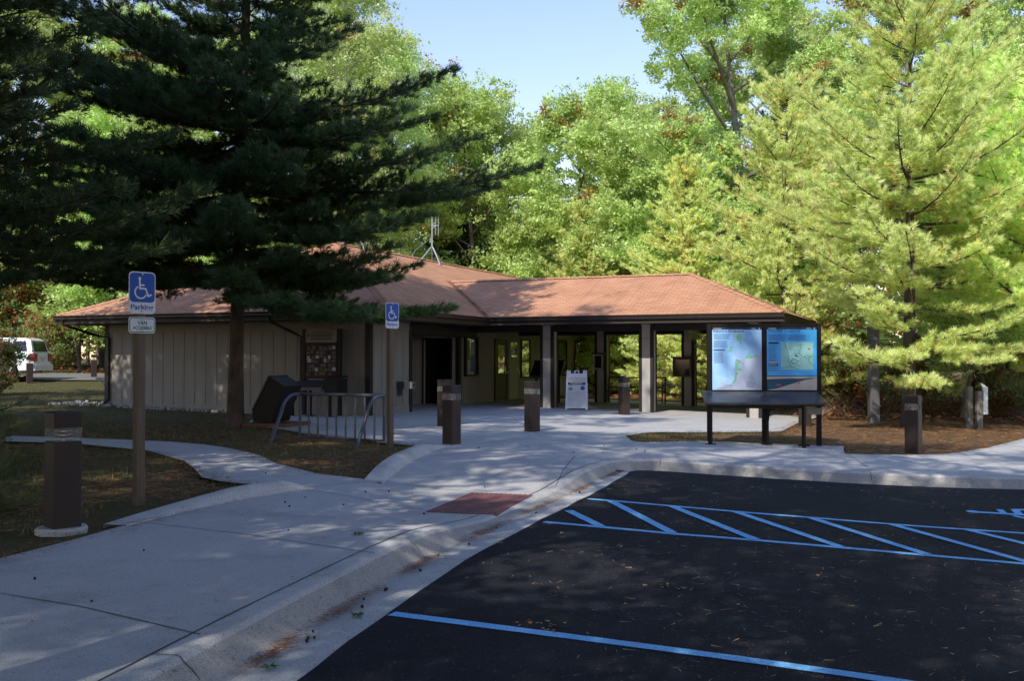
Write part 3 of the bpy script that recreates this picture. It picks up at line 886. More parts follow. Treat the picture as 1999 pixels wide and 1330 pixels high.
# ------------------------------------------------------------------ lettering
_txt = {}
def text_polys(s, w, h, bold=0.0):
    """flat text fitted to a w x h box centred on 0: verts (x,y), faces"""
    cu = bpy.data.curves.new('tmp_text', 'FONT'); cu.body = s; cu.size = 1; cu.resolution_u = 3; cu.offset = bold
    o = bpy.data.objects.new('tmp_text', cu); COL.objects.link(o)
    dg = bpy.context.evaluated_depsgraph_get(); dg.update()
    me = o.evaluated_get(dg).to_mesh()
    vs = [(v.co.x, v.co.y) for v in me.vertices]; fs = [tuple(p.vertices) for p in me.polygons]
    o.evaluated_get(dg).to_mesh_clear()
    bpy.data.objects.remove(o); bpy.data.curves.remove(cu)
    x0 = min(v[0] for v in vs); x1 = max(v[0] for v in vs); y0 = min(v[1] for v in vs); y1 = max(v[1] for v in vs)
    return [((x-(x0+x1)/2)*w/(x1-x0), (y-(y0+y1)/2)*h/(y1-y0)) for x, y in vs], fs

class Panel:
    """flat layers in a plane: origin o, axes ux, uz (unit), normal n"""
    def __init__(s, o, ux, uz):
        s.o = Vector(o); s.ux = Vector(ux).normalized(); s.uz = Vector(uz).normalized(); s.n = s.ux.cross(s.uz)
    def p(s, x, z, l=0): return s.o+s.ux*x+s.uz*z+s.n*l
    def poly(s, mb, pts, lift, mi=0): mb.poly([s.p(x, z, lift) for x, z in pts], mi)
    def rect(s, mb, x0, x1, z0, z1, lift, mi=0): s.poly(mb, [(x0, z0), (x1, z0), (x1, z1), (x0, z1)], lift, mi)
    def text(s, mb, t, x, z, w, h, lift, mi=0, bold=0.0):
        vs, fs = text_polys(t, w, h, bold); mb.mesh([s.p(x+a, z+b, lift) for a, b in vs], fs, mi)
    def rrect(s, x0, x1, z0, z1, r, k=5):
        P = []
        for cx, cz, a0 in ((x1-r, z1-r, 0), (x0+r, z1-r, 90), (x0+r, z0+r, 180), (x1-r, z0+r, 270)):
            for i in range(k+1):
                a = math.radians(a0+90*i/k); P.append((cx+r*math.cos(a), cz+r*math.sin(a)))
        return P
    def plate(s, mb, pts, t, mi=0):
        mb.prism([s.p(x, z, 0) for x, z in pts], s.n*t, mi)
    def greek(s, mb, x0, x1, z1, n, pitch, th, lift, mi=0, seed=1, rag=.15):
        r = random.Random(seed)
        for i in range(n):
            z = z1-i*pitch; x = x0; xe = x1-(x1-x0)*r.uniform(0, rag)
            while x < xe:
                w = r.uniform(.02, .06); s.rect(mb, x, min(xe, x+w), z-th, z, lift, mi); x += w+.008

# ------------------------------------------------------------------ bollard lights
BOL = 'bronze bollard lights around the plaza'
def make_bollard():
    r = empty('bollard_light', (0, 0, 0), 0, '.', 'bollard light', BOL)
    s = .124
    mb = MB(); mb.chamfer_box(-s, s, -s, s, -.25, .80, .010); mb.build('post', MAT['bollard'], r)
    mb = MB(); mb.chamfer_box(-s-.002, s+.002, -s-.002, s+.002, .925, 1.07, .012); mb.build('cap', MAT['bollard_cap'], r)
    mb = MB(); mb.box(-s+.004, s-.004, -s+.004, s-.004, .802, .924); mb.build('lens', MAT['lens'], r)
    mb = MB(); mb.box(-.012, .012, -.012, .012, .80, .93); mb.build('lamp_stem', MAT['steel'], r)
    for z in (.825, .86, .895):
        mb = MB()
        for k in range(14):
            a, b = 2*PI*k/14, 2*PI*(k+1)/14
            mb.prism([(.078*math.cos(a), .078*math.sin(a), z), (.078*math.cos(b), .078*math.sin(b), z), (.035*math.cos(b), .035*math.sin(b), z+.016), (.035*math.cos(a), .035*math.sin(a), z+.016)], (0, 0, .004))
        mb.build('louvre', MAT['steel'], r)
    return r
BSPOT = [(-4.10, 9.33, 45, 'large dark bollard light on a round concrete footing at the left edge of the sidewalk'),
         (-1.10, 18.6, 50, 'brown bollard light at the tip of the low kerb near the parking sign'),
         (-1.56, 23.6, 52, 'brown bollard light on the plaza partly hidden behind another bollard'),
         (.43, 21.85, 40, 'dark bollard light alone in the middle of the plaza before a grey column'),
         (3.22, 29.3, 25, 'dark slim bollard light beside the white folding sign'),
         (7.45, 18.95, 52, 'brown bollard light in front of the sunlit pine on the right'),
         (-20.15, 42.6, 30, 'far brown bollard light in front of the white vehicle'),
         (-19.35, 47.2, 25, 'far pink lit bollard light behind the trunk at the building corner'),
         (7.75, 27.0, 20, 'brown bollard light seen only under the map kiosk shelf')]
b0 = make_bollard()
for i, (x, y, a, lab) in enumerate(BSPOT):
    b = b0 if i == 0 else copy_tree(b0)
    z = pave(x, y) if i not in (5, 6, 7, 8) else height(x, y)-.01
    b.location = (x, y, z); b.rotation_euler = (0, 0, math.radians(a)); b['label'] = lab
def footing(par, r, zt):
    mb = MB(); ring = [(r*(1+.05*math.sin(3*t))*math.cos(t), r*(1+.05*math.sin(3*t))*math.sin(t)) for t in [2*PI*k/28 for k in range(28)]]
    vs = [(x, y, -.15) for x, y in ring]+[(x, y, zt-.02) for x, y in ring]+[(x*.93, y*.93, zt) for x, y in ring]
    n = 28; fs = [(k, (k+1) % n, n+(k+1) % n, n+k) for k in range(n)]+[(n+k, n+(k+1) % n, 2*n+(k+1) % n, 2*n+k) for k in range(n)]+[tuple(range(2*n, 3*n))]
    mb.mesh(vs, fs); mb.build('footing', MAT['kerb'], par)
footing(b0, .225, .02)

# ------------------------------------------------------------------ accessible parking signs
def parking_sign(x, y, top, label, van, zlow):
    z0 = height(x, y)
    nz = Vector((.73, -.68)).normalized()
    r = empty('parking_sign', (x, y, z0), math.atan2(nz.x, -nz.y), label, 'parking sign', 'accessible parking signs on wooden posts')
    # local: +x right, -y is the sign face
    mb = MB(); s = .050; mb.chamfer_box(-s, s, -s, s, -.3, top-.03-z0, .008); mb.build('post', MAT['wood_post'], r)
    P = Panel((0, -.053, 0), (1, 0, 0), (0, 0, 1))
    H0, H1 = top-.457-z0, top-z0; W = .1525
    mb = MB(); P.plate(mb, P.rrect(-W, W, H0, H1, .045), .003); pl = mb.build('sign_plate', MAT['white_paint'], r)
    mb = MB(); P.poly(mb, P.rrect(-W+.010, W-.010, H0+.127, H1-.012, .042), .0042); mb.build('blue_field', MAT['sign_blue'], pl, fix=False)
    mb = MB()
    for i, q in enumerate(sym_polys()):
        P.poly(mb, [((v.x-.50)*.222+.005, H0+.16+(v.y-.03)*.222) for v in q], .0054+.0002*(i % 5))
    mb.build('wheelchair_emblem', MAT['white_paint'], pl, fix=False)
    mb = MB(); P.text(mb, 'Parking', 0, H0+.066, .256, .074, .0046, 0, .02); mb.build('lettering', MAT['sign_blue'], pl, fix=False)
    bolts = [(0, H1-.025), (0, H0+.03)]
    if van:
        mb = MB(); z1 = H0-.035; z0_ = z1-.175
        P.plate(mb, P.rrect(-W, W, z0_, z1, .03), .003); vp = mb.build('van_plate', MAT['white_paint'], r)
        mb = MB(); P.poly(mb, P.rrect(-W+.009, W-.009, z0_+.009, z1-.009, .025), .0042, 0); P.poly(mb, P.rrect(-W+.018, W-.018, z0_+.018, z1-.018, .018), .0050, 1)
        mb.build('border', [MAT['sign_green'], MAT['white_paint']], vp, fix=False)
        mb = MB(); P.text(mb, 'VAN', 0, z1-.062, .110, .046, .0060, 0, .03); P.text(mb, 'ACCESSIBLE', 0, z1-.116, .215, .036, .0060, 0, .03); mb.build('lettering', MAT['sign_green'], vp, fix=False)
        bolts += [(0, z1-.03), (0, z0_+.028)]
    mb = MB()
    for bx_, bz in bolts: mb.tube([P.p(bx_, bz, .004), P.p(bx_, bz, .014)], [.010, .008], 8)
    mb.build('bolt', MAT['steel'], r)
    return r
parking_sign(-4.05, 11.08, 2.495, 'blue parking sign with green bordered van accessible plate on a wooden post', True, 1.8)
parking_sign(-2.16, 18.07, 2.545, 'blue parking sign alone on a wooden post beside the bike rack', False, 2.0)

# ------------------------------------------------------------------ bike rack
def bike_rack():
    a, b = Vector((-4.11, 19.78)), Vector((-2.36, 18.84)); L = (b-a).length; ang = math.atan2(b.y-a.y, b.x-a.x)
    r = empty('bike_rack', (a.x, a.y, height(a.x, a.y)-.03), ang, 'grey blue tubular bike rack with curved end legs on the lawn edge', 'bike rack')
    mb = MB(); mb.tube([(-.02, 0, .90), (L+.02, 0, .90)], .032, 10); mb.build('top_rail', MAT['rack'], r, smooth=True)
    mb = MB(); mb.tube([(0, 0, .07), (L, 0, .07)], .022, 8); mb.build('bottom_rail', MAT['rack'], r, smooth=True)
    for k in range(10):
        x = L*k/9; w = .03 if k in (0, 9) else .02
        mb = MB(); mb.tube([(x, 0, .05), (x, 0, .90)], w, 8); mb.build('upright', MAT['rack'], r, smooth=True)
    for x in (0, L):
        pts = [(x, 0, .90)]+[(x, -.12-.42*math.sin(t), .90-.42*(1-math.cos(t))) for t in [PI/2*k/7*.86 for k in range(1, 8)]]+[(x, -.86, -.05)]
        mb = MB(); mb.tube(pts, .033, 10); mb.build('curved_leg', MAT['rack'], r, smooth=True)
bike_rack()

# ------------------------------------------------------------------ big map kiosk on the right
def map_kiosk():
    pL, pR = Vector((3.86, 20.12)), Vector((6.02, 19.92)); d = pR-pL; L = d.length; ang = math.atan2(d.y, d.x)
    z0 = height(4.9, 19.6)
    r = empty('map_kiosk', (pL.x, pL.y, z0), ang, 'dark kiosk with two tall blue map panels over a sloped shelf', 'map kiosk')
    zt = 2.245-z0; zb = .94-z0+.0
    for x in (.03, L/2+.01, L-.03):
        mb = MB(); mb.chamfer_box(x-.045, x+.045, -.05, .05, -.3, zt-.002, .006); mb.build('post', MAT['kiosk_brown'], r)
    mb = MB(); mb.box(.08, L-.08, -.045, .045, zt-.07, zt-.004); mb.box(.08, L-.08, -.045, .045, zb-.09, zb-.01); mb.box(.08, L-.08, .01, .04, zb-.01, zt-.07)
    mb.build('frame', MAT['kiosk_brown'], r)
    # sloped shelf
    for x0, x1 in ((-.13, L/2-.003), (L/2+.003, L-.06)):
        mb = MB(); mb.prism([(x0, -.06, zb-.02), (x0, -.76, zb-.215), (x0, -.76, zb-.255), (x0, -.06, zb-.06)], (x1-x0, 0, 0)); sh = mb.build('sloped_panel', MAT['kiosk_shelf'], r)
        mb = MB(); mb.box(x0+.02, x1-.02, -.745, -.72, zb-.285, zb-.247); mb.build('edge_bar', MAT['kiosk_brown'], sh)
    for x, y0_, y1_ in ((-.02, -.70, -.70), (L/2+.01, -.30, -.60), (L-.45, -.70, -.70)):
        mb = MB(); mb.tube([(x, y0_, -.15), (x, y0_, .45), (x, (y0_+y1_)/2, .62), (x, y1_, zb-.25)], .040, 4); mb.build('leg', MAT['kiosk_brown'], r)
        mb = MB(); mb.box(x-.10, x+.10, y0_-.07, y0_+.07, -.02+.035, .05); mb.build('foot_plate', MAT['kiosk_brown'], r)
    mb = MB(); mb.box(.02, L-.47, -.71, -.67, zb-.33, zb-.27); mb.build('cross_bar', MAT['kiosk_brown'], r)
    mb = MB(); mb.box(L-.30, L-.05, -.30, -.26, zb-.46, zb-.34); mb.build('side_bracket', MAT['siding'], r)
    # ---- panel art
    W, Hh = L/2-.13, zt-.075-zb
    def base(x0, mat, label):
        P = Panel((x0, -.055, zb), (1, 0, 0), (0, 0, 1))
        mb = MB(); P.plate(mb, [(0, 0), (W, 0), (W, Hh), (0, Hh)], .006); o = mb.build('display_panel', mat, r); o['label'] = label
        mb = MB(); P.rect(mb, 0, W, Hh-.045, Hh, .0072, 0); P.rect(mb, .03, .18, Hh-.028, Hh-.018, .0084, 1); P.rect(mb, W-.20, W-.11, Hh-.028, Hh-.018, .0084, 1); P.rect(mb, W-.055, W-.035, Hh-.036, Hh-.012, .0084, 1)
        mb.build('black_header', [MAT['ink'], MAT['paper_white']], o, fix=False)
        return P, o
    P, o = base(.085, MAT['lake_panel'], 'pale blue lake map panel titled Welcome to the Lakeshore')
    sx, sz = W, Hh
    def S(pts): return [(x*sx, z*sz) for x, z in pts]
    mb = MB(); P.poly(mb, S([(1, .60), (.985, .62), (.93, .55), (.86, .53), (.80, .545), (.74, .58), (.70, .57), (.66, .50), (.58, .485), (.55, .47), (.48, .47), (.46, .45), (.455, .34), (.47, .26), (.44, .16), (.38, .10), (.22, .06), (.10, .03), (.10, .0), (1, .0)]), .0072); mb.build('map_land', MAT['map_pale'], o, fix=False)
    mb = MB()
    P.poly(mb, S([(.49, .86), (.53, .90), (.57, .905), (.60, .88), (.61, .85), (.59, .83), (.605, .79), (.59, .76), (.61, .735), (.585, .725), (.56, .74), (.545, .78), (.51, .80), (.485, .83)]), .0084)
    P.poly(mb, S([(.35, .68), (.38, .70), (.42, .69), (.40, .665), (.40, .63), (.36, .615), (.315, .62), (.34, .65)]), .0084)
    P.poly(mb, S([(.70, .57), (.74, .58), (.80, .545), (.90, .545), (.91, .53), (.80, .505), (.72, .50), (.66, .50)]), .0084)
    P.poly(mb, S([(.46, .46), (.55, .47), (.58, .43), (.53, .41), (.53, .36), (.61, .33), (.60, .305), (.46, .31)]), .0084)
    P.poly(mb, S([(.465, .28), (.50, .28), (.495, .17), (.46, .115), (.40, .10), (.44, .16)]), .0084)
    mb.build('map_parkland', MAT['map_green'], o, fix=False)
    mb = MB(); P.poly(mb, S([(.59, .39), (.63, .41), (.67, .39), (.66, .36), (.60, .36)]), .0096); mb.build('map_lake', MAT['lake_panel'], o, fix=False)
    mb = MB(); P.text(mb, 'Welcome to the Lakeshore', .325*sx+.005, .945*sz-.005, .64*sx, .052, .0084, 0, .01); P.rect(mb, .03*sx, .25*sx, .628*sz, .645*sz, .0084)
    for x, z, w in ((.47, .475, .06), (.54, .455, .03), (.60, .42, .05), (.47, .262, .06), (.34, .065, .06), (.64, .655, .02)): P.rect(mb, x*sx, (x+w)*sx, z*sz, (z+.006)*sz, .0108)
    mb.build('lettering', MAT['ink'], o, fix=False)
    mb = MB(); P.greek(mb, .035*sx, .37*sx, .895*sz, 6, .0155*sz, .0065*sz, .0084, 0, 3); P.greek(mb, .035*sx, .33*sx, .785*sz, 7, .0165*sz, .0065*sz, .0084, 0, 4); P.greek(mb, .035*sx, .24*sx, .60*sz, 11, .0165*sz, .006*sz, .0084, 0, 5)
    P.greek(mb, .68*sx, .90*sx, .13*sz, 5, .02*sz, .006*sz, .0084, 0, 6, .5); mb.build('small_print', MAT['ink_soft'], o, fix=False)
    P, o = base(L/2+.055, MAT['camp_panel'], 'bright blue campground map panel with a beach picture along its foot')
    mb = MB(); P.rect(mb, .28*sx, .93*sx, .325*sz, .765*sz, .0072); mb.build('camp_map', MAT['map_teal'], o, fix=False)
    mb = MB()
    P.text(mb, 'Platte River Campground', .355*sx, .945*sz-.008, .63*sx, .056, .0084, 0, .01); P.rect(mb, .035*sx, .235*sx, .735*sz, .762*sz, .0084); P.rect(mb, .55*sx, .64*sx, .535*sz, .548*sz, .0096)
    def road(pts, w=.006):
        for a, b in zip(pts[:-1], pts[1:]):
            a, b = Vector((a[0]*sx, a[1]*sz)), Vector((b[0]*sx, b[1]*sz)); d_ = (b-a).normalized(); n_ = Vector((-d_.y, d_.x))*w/2
            P.poly(mb, [tuple(a-n_), tuple(b-n_), tuple(b+n_), tuple(a+n_)], .0096)
    road([(.34, .765), (.41, .64), (.43, .55), (.43, .47), (.49, .37), (.64, .33)]); road([(.29, .345), (.36, .36), (.49, .378)]); road([(.93, .54), (.86, .53), (.83, .49), (.85, .44), (.93, .395)])
    rr = random.Random(8)
    for lo in range(9):
        cx, cz = .53+.30*rr.random(), .40+.22*rr.random()
        rx, rz = rr.uniform(.035, .07), rr.uniform(.022, .04)
        road([(cx+rx*math.cos(t), cz+rz*math.sin(t)) for t in [2*PI*k/12 for k in range(11)]], .0035)
        for k in range(7): road([(cx+rx*math.cos(k), cz+rz*math.sin(k)), (cx+1.25*rx*math.cos(k+.1), cz+1.25*rz*math.sin(k+.1))], .005)
    road([(.64, .70), (.70, .73), (.69, .69), (.67, .66), (.65, .56)], .004)
    mb.build('lettering', MAT['ink'], o, fix=False)
    mb = MB(); P.greek(mb, .035*sx, .40*sx, .885*sz, 6, .0165*sz, .006*sz, .0084, 0, 7); P.greek(mb, .44*sx, .81*sx, .885*sz, 6, .0165*sz, .006*sz, .0084, 0, 9)
    P.greek(mb, .035*sx, .235*sx, .715*sz, 14, .019*sz, .006*sz, .0084, 0, 10, .3); P.greek(mb, .035*sx, .235*sx, .36*sz, 4, .018*sz, .006*sz, .0084, 0, 12, .3); P.greek(mb, .44*sx, .54*sx, .755*sz, 6, .022*sz, .006*sz, .0108, 0, 13, .5)
    mb.build('small_print', MAT['ink_soft'], o, fix=False)
    mb = MB(); P.rect(mb, .035*sx, .225*sx, .38*sz, .46*sz, .0084, 0); P.rect(mb, .04*sx, .22*sx, .43*sz, .455*sz, .0096, 1); P.rect(mb, .05*sx, .20*sx, .40*sz, .412*sz, .0096, 1); mb.build('small_picture', [MAT['deep_water'], MAT['map_pale']], o, fix=False)
    mb = MB()
    P.poly(mb, S([(0, 0), (1, 0), (1, .225), (0, .22)]), .0072, 0)
    P.poly(mb, S([(0, 0), (.18, .02), (.50, .10), (.78, .165), (1, .19), (1, .195), (.7, .185), (.4, .185), (.0, .17)]), .0084, 1)
    P.poly(mb, S([(0, .217), (1, .215), (1, .225), (0, .232)]), .0084, 1)
    P.poly(mb, S([(.16, .04), (.175, .15), (.19, .15), (.19, .04)]), .0096, 2); P.poly(mb, S([(.19, .065), (.28, .065), (.29, .095), (.20, .095)]), .0096, 3); P.poly(mb, S([(.63, .10), (.66, .10), (.66, .14), (.635, .15)]), .0096, 3); P.poly(mb, S([(.92, .18), (.94, .18), (.935, .20)]), .0096, 3)
    mb.build('beach_picture', [MAT['sand'], MAT['deep_water'], MAT['sign_blue'], MAT['pink']], o, fix=False)
    mb = MB(); P.rect(mb, .82*sx, .87*sx, .64*sz, .67*sz, .0096); mb.build('map_mark', MAT['pink'], o, fix=False)
MAT['kiosk_shelf'] = simple('dark_shelf_laminate', (.07, .07, .078), (.05, .05, .056), 5, .35, 0, 30, .03)
map_kiosk()

# ------------------------------------------------------------------ notice kiosk by the wall
def notice_kiosk():
    p = C0+E1*(-1.27)+E2*(-.55); z0 = pave(p.x, p.y)
    r = empty('notice_kiosk', (p.x, p.y, z0), TH, 'dark notice kiosk filled with small paper notes against the tan wall', 'notice kiosk')
    W = .52
    for x in (-W-.05, W+.05):
        mb = MB(); mb.chamfer_box(x-.05, x+.05, .1, .2, -.1, 2.36, .006); mb.build('post', MAT['kiosk_brown'], r)
    mb = MB(); mb.box(-W, W, .12, .18, 1.0, 2.05); mb.box(-W, W, .08, .12, 1.93, 1.99); mb.box(-W, W, .08, .12, 1.0, 1.04); mb.build('frame', MAT['kiosk_brown'], r)
    mb = MB(); mb.box(-W+.02, W-.02, .10, .14, 1.99, 2.34); hs = mb.build('header_sign', MAT['cream_sign'], r)
    P = Panel((-W+.02, .098, 1.99), (1, 0, 0), (0, 0, 1)); w = 2*W-.04
    mb = MB()
    P.greek(mb, .2, .85, .30, 1, .03, .02, .002, 0, 2, .1); P.greek(mb, .16, .9, .24, 2, .05, .035, .002, 0, 3, .1); P.greek(mb, .16, .9, .12, 1, .05, .045, .002, 0, 4, .1)
    mb.build('lettering', MAT['soffit'], hs, fix=False)
    mb = MB(); P.poly(mb, [(.08+.05*math.cos(t*PI/6), .2+.07*math.sin(t*PI/6)) for t in range(12)], .002); mb.build('emblem', MAT['tactile'], hs, fix=False)
    mb = MB(); mb.box(-W+.02, W-.02, .105, .12, 1.04, 1.93); bd = mb.build('note_board', MAT['cork'], r)
    P = Panel((-W+.02, .104, 1.04), (1, 0, 0), (0, 0, 1)); rr = random.Random(4)
    for i in range(7):
        for j in range(7):
            if rr.random() < .12: continue
            x, z = .05+i*.133+rr.uniform(-.03, .03), .04+j*.118+rr.uniform(-.02, .02); a, b_ = rr.uniform(.08, .13), rr.uniform(.07, .11)
            mb = MB(); P.rect(mb, x, min(x+a, w-.01), z, z+b_, .002+.0006*rr.random()); mb.build('note', MAT[rr.choice(['paper_yellow', 'paper_yellow', 'paper_yellow', 'cream_dim', 'ink_grey', 'paper_lilac'])], bd, fix=False)
    mb = MB(); mb.prism([(-W-.12, .06, .96), (-W-.12, -.62, .78), (-W-.12, -.62, .70), (-W-.12, .06, .88)], (2*W+.10, 0, 0)); mb.build('sloped_panel', MAT['kiosk_shelf'], r)
    mb = MB(); mb.box(W+.02, W+.42, -.55, -.05, .62, 1.02); mb.prism([(W, -.58, 1.0), (W, -.02, 1.06), (W, -.02, 1.09), (W, -.58, 1.03)], (.44, 0, 0)); mb.build('mail_box', MAT['kiosk_brown'], r)
    for x in (-W-.05, 0.0, W+.1):
        mb = MB(); mb.tube([(x, -.4, -.05), (x, -.4, .78)], .045, 6); mb.build('leg', MAT['kiosk_brown'], r); mb = MB(); mb.box(x-.1, x+.1, -.5, -.3, .0, .014); mb.build('foot_plate', MAT['kiosk_brown'], r)
notice_kiosk()

# ------------------------------------------------------------------ slanted dark exhibit on a timber base
def slanted_exhibit():
    x, y = -5.42, 23.6; z0 = height(x, y)
    r = empty('slanted_exhibit', (x, y, z0), math.radians(-18), 'dark leaning exhibit box tilted on a low timber base near the pine', 'exhibit')
    r.scale = (.86, 1, .97)
    mb = MB()
    prof = [(-.50, .10), (-.52, .38), (-.02, 1.18), (.44, .95), (.20, .50), (.06, .10)]
    mb.prism([(a, -.35, b) for a, b in prof], (0, .8, 0)); bo = mb.build('box', MAT['kiosk_brown'], r)
    mb = MB(); mb.prism([(-.54, -.37, .38), (-.025, -.37, 1.205), (.015, -.37, 1.18), (-.50, -.37, .355)], (0, .84, 0)); mb.build('rim', MAT['black_metal'], r)
    mb = MB(); mb.prism([(-.565, -.30, .39), (-.05, -.30, 1.215), (-.04, -.30, 1.205), (-.555, -.30, .38)], (0, .7, 0)); mb.build('face_panel', MAT['kiosk_shelf'], r)
    mb = MB(); mb.box(-.72, .62, -.55, .6, -.15, .075); mb.build('base', MAT['brown_curbwood'], r)
slanted_exhibit()

# ------------------------------------------------------------------ drinking fountain
def fountain():
    p = C0+E1*.0+E2*1.62
    r = empty('drinking_fountain', (p.x, p.y, 0), TH, 'steel drinking fountain mounted on the tan wall', 'drinking fountain')
    mb = MB(); mb.chamfer_box(.02, .26, -.16, .16, .70, .90, .012); mb.build('body', MAT['kiosk_shelf'], r)
    mb = MB()
    out = [(.26, -.17), (.26, .17), (.44, .15), (.47, .08), (.47, -.08), (.44, -.15)]
    mb.prism([(a, b, .70) for a, b in out], (0, 0, .20)); mb.build('basin', MAT['steel'], r)
    mb = MB(); mb.tube([(.22, .05, .90), (.22, .05, .98), (.25, .04, 1.02), (.30, .02, 1.0)], .013, 8); mb.build('spout', MAT['steel'], r, smooth=True)
    mb = MB(); mb.tube([(.47, .0, .80), (.485, .0, .80)], .035, 12); mb.build('push_button', MAT['black_metal'], r)
    mb = MB(); mb.box(.02, .06, -.1, .1, .50, .70); mb.build('bracket', MAT['kiosk_shelf'], r)
fountain()

# ------------------------------------------------------------------ white folding sign
def folding_sign():
    x, y = 2.02, 31.75; z0 = pave(x, y)
    r = empty('folding_sign', (x, y, z0), math.radians(-6), 'white folding sandwich board with printed notice before the porch', 'sandwich board')
    W, Hh = .345, 1.20
    for s, nm in ((-1, 'front_board'), (1, 'back_board')):
        bot = Vector((0, s*.36, 0)); top = Vector((0, s*.03, Hh)); uz = (top-bot).normalized()
        P = Panel(bot, (1 if s < 0 else -1, 0, 0), uz); Lz = (top-bot).length
        mb = MB()
        def pl(x0, x1, z0_, z1_): P.plate(mb, [(x0, z0_), (x1, z0_), (x1, z1_), (x0, z1_)], .03)
        wb = lambda z: W*(1-.10*z/Lz)
        # board with notched top and feet
        P.plate(mb, [(-wb(0), 0), (-wb(0)+.07, 0), (-wb(0)+.07, .045), (wb(0)-.07, .045), (wb(0)-.07, 0), (wb(0), 0), (wb(Lz), Lz), (wb(Lz)-.12, Lz), (wb(Lz)-.12, Lz-.10), (-wb(Lz)+.12, Lz-.10), (-wb(Lz)+.12, Lz), (-wb(Lz), Lz)], .03)
        fb = mb.build(nm, MAT['plastic_white'], r)
        if s < 0:
            mb = MB(); P.plate(mb, [(-.075, Lz-.098), (-.045, Lz-.098), (-.045, Lz-.025), (.045, Lz-.025), (.045, Lz-.098), (.075, Lz-.098), (.075, Lz+.0), (-.075, Lz+.0)], .028); mb.build('handle', MAT['plastic_white'], r)
            mb = MB(); P.rect(mb, -.285, .285, .10, Lz-.22, .0315); ps = mb.build('poster', MAT['paper_white'], fb, fix=False)
            mb = MB(); P.rect(mb, -.27, .27, .78, .86, .0325, 0); P.greek(mb, -.20, .22, .85, 1, .03, .022, .0335, 1, 2, .05); P.greek(mb, -.14, .16, .813, 1, .03, .022, .0335, 1, 3, .05)
            P.greek(mb, -.27, .27, .545, 4, .018, .007, .0325, 2, 4, .3); P.greek(mb, -.26, .15, .445, 2, .02, .008, .0325, 2, 5, .2); P.greek(mb, -.27, .22, .385, 8, .018, .007, .0325, 2, 6, .3); P.greek(mb, -.12, .12, .585, 1, .018, .007, .0325, 2, 6, .1)
            mb.build('lettering', [MAT['ink'], MAT['paper_white'], MAT['ink_grey']], ps, fix=False)
            for cx, m in ((-.185, 'ink_soft'), (.185, 'sign_blue')):
                mb = MB(); P.poly(mb, [(cx+.072*math.cos(t*PI/10), .68+.072*math.sin(t*PI/10)) for t in range(20)], .0325, 0)
                if cx < 0: P.poly(mb, [(cx-.065, .67), (cx-.02, .69), (cx+.03, .68), (cx+.065, .70), (cx+.06, .72), (cx-.055, .715)], .0335, 1)
                mb.build('round_picture', [MAT[m], MAT['map_pale']], ps, fix=False)
    mb = MB(); mb.tube([(-.33, -.2, .55), (-.33, .2, .55)], .01, 6); mb.build('spreader', MAT['plastic_white'], r)
folding_sign()

# ------------------------------------------------------------------ porch furniture
def bench(u, v, label):
    p = C0+E1*u+E2*v
    r = empty('metal_bench', (p.x, p.y, -.02), TH, label, 'bench', 'black metal benches in the porch')
    W = 1.05
    mb = MB()
    for k in range(5): mb.box(-W, W, -.42+k*.085, -.42+k*.085+.06, .42, .45)
    mb.build('seat', MAT['black_metal'], r)
    mb = MB(); mb.tube([(-W, .06, .90), (W, .06, .90)], .025, 6); mb.tube([(-W, .04, .55), (W, .04, .55)], .018, 6)
    for k in range(9): mb.tube([(-W+.12+k*(2*W-.24)/8, .045, .55), (-W+.12+k*(2*W-.24)/8, .06, .89)], .010, 5)
    mb.build('backrest', MAT['black_metal'], r)
    for x in (-W, W):
        mb = MB(); mb.tube([(x, .0, -.03), (x, .0, .45), (x, .06, .90)], .025, 6); mb.build('leg', MAT['black_metal'], r)
        mb = MB(); mb.tube([(x, -.42, -.03), (x, -.42, .58), (x, -.38, .65), (x, -.30, .66), (x, .02, .64)], .022, 6); mb.build('arm', MAT['black_metal'], r)
bench(4.25, 11.35, 'black metal bench in the porch between the two left rear columns')
bench(7.9, 11.35, 'black metal bench in the porch partly hidden behind the map kiosk')

def lectern():
    p = C0+E1*1.55+E2*9.6
    r = empty('sloped_display', (p.x, p.y, 0), math.radians(-8), 'black sloped display table under the porch behind the sandwich board', 'display table')
    mb = MB(); mb.prism([(-.52, .2, 1.50), (-.60, -.45, .98), (-.60, -.45, .92), (-.52, .2, 1.44)], (1.05, 0, 0)); mb.build('sloped_panel', MAT['kiosk_brown'], r)
    mb = MB(); mb.box(-.6, .46, -.49, -.42, .86, .93); mb.build('edge_bar', MAT['black_metal'], r)
    for x in (-.45, .35):
        mb = MB(); mb.tube([(x, .05, 0), (x, .05, 1.35)], .05, 6); mb.build('leg', MAT['kiosk_brown'], r)
lectern()
def column_cabinet(u, v, z0, z1, w, label, frame):
    p = C0+E1*u+E2*v
    r = empty('wall_cabinet', (p.x, p.y, 0), TH-.12, label, 'cabinet')
    mb = MB(); mb.box(-w, w, -.16, 0, z0, z1); mb.build('box', MAT['kiosk_brown'], r)
    mb = MB(); mb.box(-w-.05, w+.05, -.22, .0, z1, z1+.045); mb.build('lid', MAT['black_metal'], r)
    mb = MB(); t = .06
    mb.box(-w, -w+t, -.18, -.161, z0, z1); mb.box(w-t, w, -.18, -.161, z0, z1); mb.box(-w+t, w-t, -.18, -.161, z0, z0+t); mb.box(-w+t, w-t, -.18, -.161, z1-t, z1); mb.build('door_frame', MAT[frame], r)
    mb = MB(); mb.box(-w+t, w-t, -.172, -.163, z0+t, z1-t); mb.build('pane', MAT['car_glass'], r)
column_cabinet(6.02, 11.12, .92, 1.58, .34, 'brown framed cabinet hung on the rear porch column beside the map kiosk', 'wood_post')
